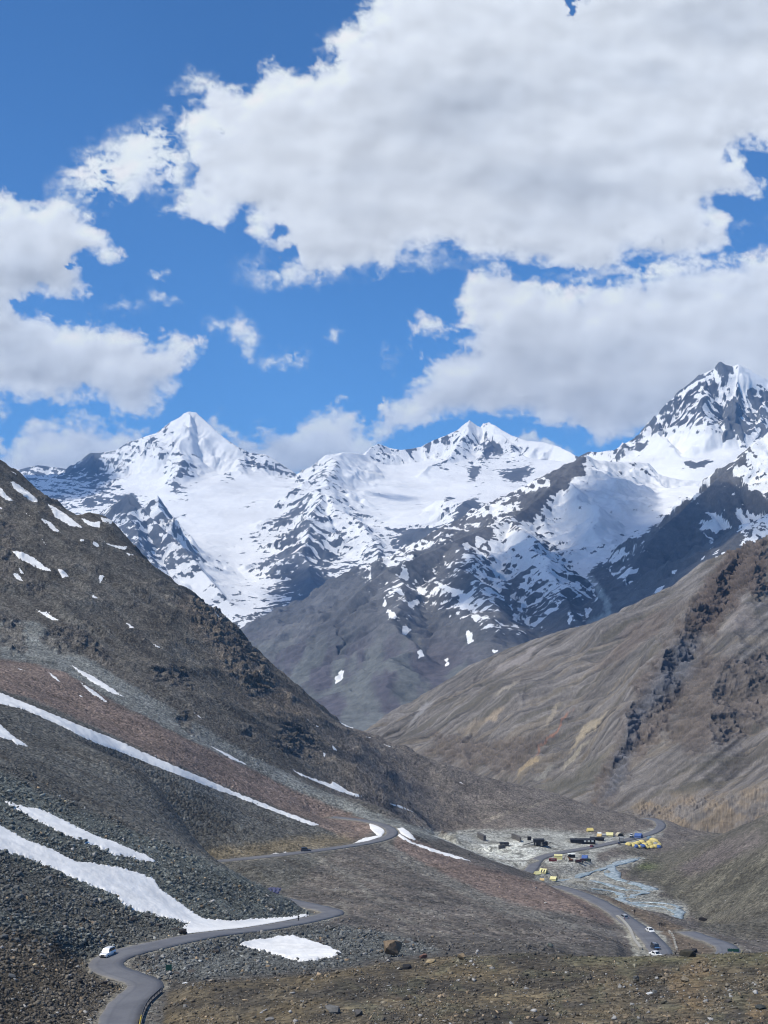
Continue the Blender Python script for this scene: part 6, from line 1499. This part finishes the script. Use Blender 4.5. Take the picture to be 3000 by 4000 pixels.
# ------------------------------------------------------------------ people
def person(label, loc, rz, arm=0.3, stride=.12, coat='cloth'):
    t = thing('person', label, 'person', None, loc, rz)
    V = [(0, 0, .95), (0, 0, 1.12), (0, .01, 1.30), (0, 0, 1.45), (0, .01, 1.54), (0, .02, 1.63), (0, .02, 1.72), (0, .01, 1.77)]
    Rr = [.15, .135, .155, .12, .055, .085, .095, .06]
    Ed = [(i, i + 1) for i in range(7)]
    def lim(st, pts, rs):
        last = st
        for p, r in zip(pts, rs):
            V.append(p); Rr.append(r); Ed.append((last, len(V) - 1)); last = len(V) - 1
        return last
    for s_ in (-1, 1):
        lim(0, [(s_ * .10, 0, .86), (s_ * .11, s_ * stride * .5 + .02, .50), (s_ * .11, s_ * stride, .08), (s_ * .12, s_ * stride + .14, .04)], [.095, .065, .045, .04])
        e_ = lim(3, [(s_ * .19, 0, 1.42), (s_ * (.24 + arm * .2), .02, 1.15), (s_ * (.26 + arm * .25), .12, .93), (s_ * (.26 + arm * .25), .15, .85)], [.06, .045, .032, .03])
        hx = V[e_]
        for k in range(4): lim(e_, [(hx[0] + s_ * .0 + (k - 1.5) * .018, hx[1] + .01, hx[2] - .08 + .008 * abs(k - 1))], [.009])
        lim(e_ - 1, [(hx[0] - s_ * .05, hx[1] + .03, hx[2] - .02)], [.010])
    me = bpy.data.meshes.new('body'); me.from_pydata(V, Ed, []); me.update()
    me.materials.append(MT[coat]); ob = bpy.data.objects.new('body', me); C.objects.link(ob); ob.parent = t
    ob.modifiers.new('skin', 'SKIN').use_smooth_shade = True
    for i, r in enumerate(Rr): me.skin_vertices[0].data[i].radius = (r, r); me.skin_vertices[0].data[i].use_root = (i == 0)
    ob.modifiers.new('sub', 'SUBSURF').levels = 1
    h = MB(); 
    for j in range(1): h.sections([[(.10 * math.cos(a) * k, .02 + .11 * math.sin(a) * k, z) for a in np.linspace(0, 2 * math.pi, 12, endpoint=False)] for k, z in ((1.0, 1.72), (1.0, 1.78), (.75, 1.84), (.2, 1.87))])
    h.build('hair', 'black', t, True)
    return t
person('person in dark clothes with arms held out, standing by the snow at the roadside', spot(1174, 3600), rad(30), .9)
person('person in dark clothes standing upright nearer the road bend', spot(1207, 3585), rad(60), .1)
person('person in dark clothes standing at the verge across from the silver SUV', spot(2461, 3571, 450), rad(20), .1)
person('person standing left on the gravel in front of the excavator', spot(2199, 3370, 700), rad(20), .1)
person('person standing right on the gravel beside the maroon trucks', spot(2234, 3372, 700), rad(20), .1)
# ------------------------------------------------------------------ rocks
def rock_mat():
    N = NT('rock'); col = N.attr('Col', 'Color'); g = N.n('NewGeometry'); pos = g.outputs['Position']
    n = N.noise(pos, 1.6, 6, .65); f = N.ramp(n, .3, .7, .72, 1.25, False)
    oi = N.n('ObjectInfo'); 
    vm = N.n('VectorMath', operation='SCALE'); N.l(col, vm.inputs[0]); N.l(f, vm.inputs['Scale'])
    s = N.n('BsdfPrincipled'); s.inputs['Roughness'].default_value = .85; s.inputs['Specular IOR Level'].default_value = .3; N.l(vm.outputs[0], s.inputs['Base Color'])
    b = N.n('Bump'); b.inputs['Distance'].default_value = .12; N.l(n, b.inputs['Height']); N.l(b.outputs[0], s.inputs['Normal'])
    N.l(s.outputs[0], N.out.inputs['Surface']); return N.m
M_ROCK = rock_mat()
def rock_shape(rs, cuts=9, sub=1, flat=.6):
    """angular rock: the hull of a few random points"""
    import bmesh
    bm = bmesh.new(); n = 9 + (cuts if sub > 1 else 0)
    sx, sy, sz = rs.uniform(.85, 1.3), rs.uniform(.6, 1.0), rs.uniform(flat * .6, flat * 1.25)
    for _ in range(n):
        p = Vector((rs.gauss(0, 1), rs.gauss(0, 1), rs.gauss(0, 1))).normalized() * rs.uniform(.8, 1.1)
        p = Vector((max(-.82, min(.82, p.x)), max(-.82, min(.82, p.y)), max(-.7, min(.7, p.z))))
        bm.verts.new((p.x * sx, p.y * sy, p.z * sz))
    bmesh.ops.convex_hull(bm, input=bm.verts[:])
    bmesh.ops.delete(bm, geom=[v for v in bm.verts if not v.link_faces], context='VERTS')
    if sub > 2:
        bmesh.ops.subdivide_edges(bm, edges=bm.edges[:], cuts=2, use_grid_fill=True, fractal=.10, seed=int(rs.random() * 999))
    bmesh.ops.triangulate(bm, faces=bm.faces[:])
    bmesh.ops.recalc_face_normals(bm, faces=bm.faces[:])
    bm.verts.index_update()
    V = np.array([v.co[:] for v in bm.verts]); Fc = np.array([[v.index for v in f.verts] for f in bm.faces]); bm.free()
    return V, Fc
RS = random.Random(11)
TPL = [rock_shape(RS, 9, 1, .70) for _ in range(10)]
nr = np.random.RandomState(4)

def rot_mats(n, tilt):
    a = nr.uniform(0, 2 * np.pi, n); t1 = nr.normal(0, tilt, n); t2 = nr.normal(0, tilt, n)
    ca, sa = np.cos(a), np.sin(a); c1_, s1_ = np.cos(t1), np.sin(t1); c2_, s2_ = np.cos(t2), np.sin(t2)
    Rz = np.zeros((n, 3, 3)); Rz[:, 0, 0] = ca; Rz[:, 0, 1] = -sa; Rz[:, 1, 0] = sa; Rz[:, 1, 1] = ca; Rz[:, 2, 2] = 1
    Rx = np.zeros((n, 3, 3)); Rx[:, 0, 0] = 1; Rx[:, 1, 1] = c1_; Rx[:, 1, 2] = -s1_; Rx[:, 2, 1] = s1_; Rx[:, 2, 2] = c1_
    Ry = np.zeros((n, 3, 3)); Ry[:, 1, 1] = 1; Ry[:, 0, 0] = c2_; Ry[:, 0, 2] = s2_; Ry[:, 2, 0] = -s2_; Ry[:, 2, 2] = c2_
    return Rx @ Ry @ Rz

def scatter():
    # pick visible ground vertices so the stones are spread evenly over what is seen
    run = np.minimum.accumulate(_PY, axis=0)
    vis = (_PY <= run + 1.5) & (_PX > -200) & (_PX < 3200) & (_PY < 4150) & (NY > 150) & (NY < 1100)
    ok = vis & (NSNOW < .45) & (NRD > 1.0)
    # density in stones per screen area: busy rubble on the left, sparser on the knoll
    gap = np.abs(np.gradient(_PY, axis=0)) + .02
    den = gap * 1.0
    px, py = _PX, _PY
    rub = sstep(-30, 30, poly_sd(px, py, [(-400, 2950), (0, 3000), (500, 3230), (1140, 3520), (1280, 3600), (1500, 3640), (1750, 3700), (1480, 3745), (1250, 3800), (700, 3830), (450, 3860), (350, 4200), (-400, 4200)], 80) + 40 * fbm(px / 120, py / 80, 501, 3)) * (NY < 520)
    kn = sstep(-5, 5, poly_sd(px, py, KNOLL, 40)) * (NY < 330)
    w_ = den * (.35 + 1.6 * rub + .1 * kn) * (.4 + 1.2 * sstep(-.2, .4, fbm(NX / 12, NY / 12, 502, 4)))
    flat = (NY > 690) & (px > 1640) & (px < 2620) & (py > 3230) & (py < 3420)
    w_ = np.where(flat, w_ * .15, w_) * np.where(NY > 700, .6, 1)
    w_ = np.where(ok, w_, 0).ravel()
    n = 190000
    idx = np.searchsorted(np.cumsum(w_) / w_.sum(), nr.uniform(0, 1, n))
    x, y, z = NX.ravel()[idx], NY.ravel()[idx], NZ.ravel()[idx]
    rubv, knv = rub.ravel()[idx], kn.ravel()[idx]
    x = x + nr.normal(0, .5, n) * y / 400; y2 = y + nr.normal(0, .7, n) * y / 400
    # size: power law, a little larger in the rubble; far stones only where they are big enough to see
    u = nr.uniform(0, 1, n)
    size = (0.12 + .05 * rubv) * (1 - u) ** -.43
    size = np.minimum(size, .8 + .5 * rubv)
    size = np.minimum(size, y * .0034)
    size = np.maximum(size, y * 0.00042)
    size = np.where(y > 480, np.minimum(size, y * .0011), size)
    z = z + (y2 - y) * 0 + size * .12
    s = size * .8
    # colour: local ground colour with stone to stone variation
    colr = NCOL.reshape(-1, 3)[idx]
    g = colr.mean(1, keepdims=True)
    colr = colr * .75 + g * .25
    v = np.exp(nr.normal(.12, .34, n))[:, None]
    pale = (nr.uniform(0, 1, n) < .035 + .04 * knv)[:, None]
    tan = (nr.uniform(0, 1, n) < .03 + .10 * knv)[:, None]
    colr = colr * v * 1.12
    colr = np.where(tan, np.array((.22, .165, .105)) * v, colr)
    colr = np.where(pale, np.array((.30, .29, .27)) * np.minimum(v, 1.3), colr)
    colr = np.clip(colr, .025, .5)
    order = np.argsort(-(size / y))
    return x, y2, z, s, colr, rubv, knv, order

NCOL = par(near_colours, NX, NY, NZ, NRD)[0]
rx, ry, rz_, rs_, rc_, rrub, rkn, rord = scatter()

def merged(name, idx, label_kind='stuff'):
    per = 10; parts_v, parts_f, parts_c = [], [], []; off = 0
    for k in range(per):
        ii = idx[k::per]; V, Fc = TPL[k]; n = len(ii)
        R = rot_mats(n, .35)
        P = np.einsum('nij,vj->nvi', R, V) * rs_[ii][:, None, None]
        P[:, :, 0] += rx[ii][:, None]; P[:, :, 1] += ry[ii][:, None]; P[:, :, 2] += rz_[ii][:, None]
        parts_v.append(P.reshape(-1, 3)); parts_c.append(np.repeat(rc_[ii], len(V), axis=0))
        parts_f.append((Fc[None] + (np.arange(n) * len(V))[:, None, None] + off).reshape(-1, 3)); off += n * len(V)
    V = np.concatenate(parts_v).astype(f32); Fc = np.concatenate(parts_f).astype(np.int32); cc = np.concatenate(parts_c)
    me = bpy.data.meshes.new(name); me.vertices.add(len(V)); me.vertices.foreach_set('co', V.reshape(-1))
    me.loops.add(len(Fc) * 3); me.loops.foreach_set('vertex_index', Fc.reshape(-1)); me.polygons.add(len(Fc))
    me.polygons.foreach_set('loop_start', np.arange(0, len(Fc) * 3, 3, dtype=np.int32)); me.update(calc_edges=True)
    a = me.attributes.new('Col', 'FLOAT_COLOR', 'POINT'); c_ = np.ones((len(V), 4), f32); c_[:, :3] = cc; a.data.foreach_set('color', c_.reshape(-1))
    me.materials.append(M_ROCK); ob = bpy.data.objects.new(name, me); C.objects.link(ob); tag(ob, kind=label_kind); return ob

NBIG = 240
big = rord[:NBIG]; rest = rord[NBIG:]
merged('scree', rest)

def rock_mesh(name, rs, col, sub=2, cuts=12, flat=.7, noise_=.05):
    V, Fc = rock_shape(rs, cuts, sub, flat)
    V = V * (1 + noise_ * np.array([rs.uniform(-1, 1) for _ in V])[:, None])
    me = bpy.data.meshes.new(name); me.from_pydata([tuple(v) for v in V], [], [tuple(int(i) for i in f) for f in Fc]); me.update()
    a = me.attributes.new('Col', 'FLOAT_COLOR', 'POINT'); c_ = np.ones((len(V), 4), f32); c_[:, :3] = col; a.data.foreach_set('color', c_.reshape(-1))
    me.materials.append(M_ROCK); return me
greys = [rock_mesh('boulder', RS, (.125 * k, .128 * k, .122 * k)) for k in (.65, .85, 1.0, 1.2, 1.5)]
tans = [rock_mesh('boulder', RS, (.20 * k, .155 * k, .105 * k)) for k in (.7, 1.0, 1.3)]
darks = [rock_mesh('boulder', RS, (.06 * k, .052 * k, .045 * k)) for k in (.7, 1.0, 1.4)]
def put_rock(me, loc, size, label, group=None, rot=None, name='boulder'):
    o = bpy.data.objects.new(name, me); C.objects.link(o); o.location = loc
    o.scale = size if isinstance(size, tuple) else (size,) * 3
    o.rotation_euler = rot or (RS.uniform(-.3, .3), RS.uniform(-.3, .3), RS.uniform(0, 6.28))
    tag(o, label, 'boulder', group); return o
for i in big:
    kn = rkn[i] > .5; tn = rc_[i][0] > rc_[i][2] * 1.55
    me = RS.choice(tans if tn else (greys[:3] + darks[1:] if not kn else greys[:3] + darks))
    lab, grp = (('angular rock lying on the brown grassy knoll in the foreground', 'rocks scattered over the foreground knoll') if kn else ('angular rock lying among smaller stones on the scree and rubble slopes', 'larger rocks scattered over the scree slopes'))
    put_rock(me, (rx[i], ry[i], rz_[i]), float(rs_[i] * 1.15), lab, grp)
def special(px, py, w_px, col, label, hk=.8, dmin=0, cuts=10, yk=1.0, sink=.25, seed=1, rot=None):
    p = spot(px, py, dmin); s = w_px / F * p[1] / 2 * 1.12
    rs = random.Random(seed); me = rock_mesh('boulder', rs, col, 3, cuts, .75, .03)
    return put_rock(me, (p[0], p[1] + s * .4, p[2] + s * hk * (.75 - sink)), (s, s * yk, s * hk / .75), label, None, rot or (0, 0, rs.uniform(0, 6)))
special(1534, 3738, 84, (.205, .150, .095), 'huge tan brown boulder with a shaded right side, biggest rock on the knoll', 1.05, 0, 9, 1, .1, 3, (0, 0, .4))
special(1798, 3750, 42, (.24, .18, .11), 'tan orange boulder right of the huge one, on the crest of the knoll', .8, seed=4)
special(1651, 3746, 30, (.22, .12, .09), 'reddish boulder between the huge boulder and the flat yellow rock', .7, seed=5)
special(1676, 3764, 42, (.36, .28, .16), 'flat yellow ochre rock below the reddish boulder', .4, seed=6)
special(1586, 3788, 42, (.022, .022, .024), 'black wedge shaped rock below the huge tan boulder', .7, seed=7)
special(1558, 3788, 18, (.45, .43, .38), 'small white rock touching the black wedge shaped one', .6, seed=8)
special(1905, 3782, 24, (.33, .26, .16), 'small pale tan rock right of centre on the knoll', .7, seed=9)
special(1302, 3962, 66, (.15, .145, .135), 'large grey square-edged block at the bottom of the knoll', .65, cuts=7, seed=10)
special(1402, 3972, 42, (.085, .08, .075), 'dark grey block right of the large square-edged one', .7, cuts=7, seed=12)
special(1062, 3988, 44, (.20, .19, .17), 'pale flat slab at the bottom of the picture left of the grey block', .35, seed=13)
special(730, 3652, 38, (.030, .028, .028), 'black rounded boulder at the roadside where the long snow patch ends', .85, seed=14)
special(386, 3612, 34, (.26, .20, .14), 'tan slab on the scree above the white SUV', .45, seed=15)
special(432, 3846, 30, (.028, .026, .028), 'black slab on the inner verge of the nearest road bend', .6, seed=16)
special(408, 3922, 20, (.03, .028, .025), 'black rock on the left bank of the lowest piece of road', .9, seed=17)
special(740, 3845, 28, (.62, .62, .60), 'white flat rock beside the junction of the nearest bend', .3, seed=18)
special(2514, 3886, 30, (.66, .66, .64), 'white flat rock alone on the right half of the knoll', .35, seed=19)
special(2137, 3700, 28, (.10, .115, .10), 'green grey boulder on the crest of the knoll', .7, seed=20)
special(2119, 3530, 12, (.55, .53, .48), 'white stone on the brown slope below the red scree', .6, 400, seed=21)
special(2721, 3600, 26, (.026, .024, .026), 'black boulder on the right bank above the river', 1.0, 500, seed=22)
special(2648, 3836, 30, (.20, .165, .115), 'tan grey boulder on the right part of the knoll', .7, seed=23)
special(2938, 3944, 40, (.05, .055, .05), 'dark boulder near the lower right corner', .6, seed=24)
special(2098, 3990, 60, (.06, .055, .05), 'long dark rock at the bottom edge right of centre', .4, seed=25)
special(2290, 3735, 26, (.055, .05, .045), 'dark rock on the crest of the knoll before the lower road', .6, seed=26)
special(2660, 3738, 62, (.05, .045, .032), 'dark mossy hummock of rock on the crest right of the lower road', .5, seed=27)
special(2685, 3722, 36, (.03, .028, .028), 'black rock behind the knoll between the two road legs', .6, 330, seed=28)
special(366, 3322, 30, (.10, .11, .10), 'grey green block at the edge of the upper long snow patch', .6, seed=29) if False else None
special(346, 3290, 34, (.10, .11, .10), 'grey green block at the edge of the shorter snow patch on the left', .6, seed=30)
print('rocks', time.time() - T0)

# ------------------------------------------------------------------ unseen clouds overhead, shaped to put parts of the mountains in shade
def cloud_mat():
    N = NT('cloud'); s = N.n('BsdfPrincipled'); s.inputs['Base Color'].default_value = (.9, .9, .92, 1); s.inputs['Roughness'].default_value = 1
    t = N.n('BsdfTransparent'); a = N.attr('thick'); g = N.n('NewGeometry')
    n = N.noise(g.outputs['Position'], 1 / 260.0, 5, .6)
    m = N.ramp(N.math('ADD', a, N.math('MULTIPLY', N.math('SUBTRACT', n, .5), .6)), .12, .85, 0.0, .66)
    mx = N.n('MixShader'); N.l(m, mx.inputs[0]); N.l(t.outputs[0], mx.inputs[1]); N.l(s.outputs[0], mx.inputs[2]); N.l(mx.outputs[0], N.out.inputs['Surface'])
    return N.m
M_CLOUD = cloud_mat()
def cloud(poly, height, label, thick=220.0, holes=()):
    """an unseen cloud, outlined by the shade it casts, between the sun and the ground that poly (photo position, distance) lies on"""
    up = lambda P: P + sun_dir * (height - P[2]) / sun_dir[2]
    L = np.array([up(W(*p)) for p in poly]); Hs = [np.array([up(W(*p)) for p in h]) for h in holes]
    x0, x1, y0, y1 = L[:, 0].min() - 300, L[:, 0].max() + 300, L[:, 1].min() - 300, L[:, 1].max() + 300
    st = max(30.0, (x1 - x0) / 110); X, Y = np.meshgrid(np.arange(x0, x1, st), np.arange(y0, y1, st))
    wx, wy = X + 160 * fbm(X / 500, Y / 500, 601, 5, .6), Y + 160 * fbm(X / 500 + 7, Y / 500, 602, 5, .6)
    sdv = poly_sd(wx, wy, L[:, :2], 900)
    for h in Hs: sdv = np.minimum(sdv, -poly_sd(wx, wy, h[:, :2], 900))
    t = np.clip(sdv / 260, 0, 1)
    top = height + np.sqrt(t) * thick * (1 + .7 * fbm(X / 300, Y / 300, 603, 5)); bot = height - t * 30
    keep = sdv > -60
    R, K = X.shape; i = np.arange(R * K).reshape(R, K)
    q = np.stack([i[:-1, :-1], i[:-1, 1:], i[1:, 1:], i[1:, :-1]], -1)[(keep[:-1, :-1] & keep[1:, 1:] & keep[:-1, 1:] & keep[1:, :-1])]
    V = np.concatenate([np.stack([X, Y, top], -1).reshape(-1, 3), np.stack([X, Y, bot], -1).reshape(-1, 3)])
    Fc = np.concatenate([q, q[:, ::-1] + R * K])
    used, inv = np.unique(Fc, return_inverse=True); V = V[used]; Fc = inv.reshape(Fc.shape)
    tt = np.concatenate([t.ravel(), t.ravel()])[used]
    me = bpy.data.meshes.new('cloud'); me.from_pydata(V.tolist(), [], Fc.tolist()); me.update()
    a = me.attributes.new('thick', 'FLOAT', 'POINT'); a.data.foreach_set('value', tt.astype(f32))
    me.materials.append(M_CLOUD); me.polygons.foreach_set('use_smooth', [True] * len(me.polygons))
    o = bpy.data.objects.new('cloud', me); C.objects.link(o); tag(o, kind='structure'); return o
cloud([(1610, 2190, 5500), (1700, 2140, 5650), (1850, 2080, 5950), (2000, 2010, 6250), (2100, 1930, 6500), (2260, 1760, 7000), (2420, 1780, 7300), (2560, 1900, 7100), (2650, 1980, 6300), (2750, 1960, 5500), (2950, 1850, 5300), (3200, 1900, 4900), (3200, 2200, 4100), (2900, 2280, 3900), (2700, 2380, 3800), (2500, 2450, 3700),
       (2250, 2560, 3700), (2050, 2560, 4000), (1880, 2530, 4250), (1750, 2500, 4400), (1850, 2440, 4550), (1700, 2400, 4700), (1600, 2340, 4900), (1640, 2260, 5200)], 3000, '', holes=([(2350, 2500, 3900), (2600, 2330, 4150), (2900, 2180, 4350), (2950, 2210, 4300), (2650, 2380, 4050), (2400, 2520, 3850)],))
cloud([(-200, 1850, 12500), (150, 1800, 12800), (350, 1760, 12300), (440, 1790, 12100), (460, 1880, 11600), (430, 1960, 11200), (300, 2000, 11000), (100, 2000, 11200), (-200, 2000, 11500)], 6400, '')
cloud([(950, 2300, 8300), (1080, 2120, 8900), (1150, 2150, 8800), (1220, 2210, 8600), (1400, 2270, 8300), (1560, 2300, 8000), (1500, 2420, 7200), (1380, 2480, 6900), (1250, 2520, 6500), (1100, 2520, 7000), (1000, 2420, 7800)], 4600, '')
cloud([(1320, 1930, 10700), (1450, 1905, 11100), (1640, 1930, 10800), (1620, 1965, 10500), (1450, 1955, 10600)], 6400, '')
cloud([(420, 1990, 8900), (500, 1920, 8800), (560, 1990, 8700), (620, 2080, 8500), (640, 2180, 8400), (560, 2200, 8200), (470, 2100, 8500)], 4800, '')
print('done', time.time() - T0)
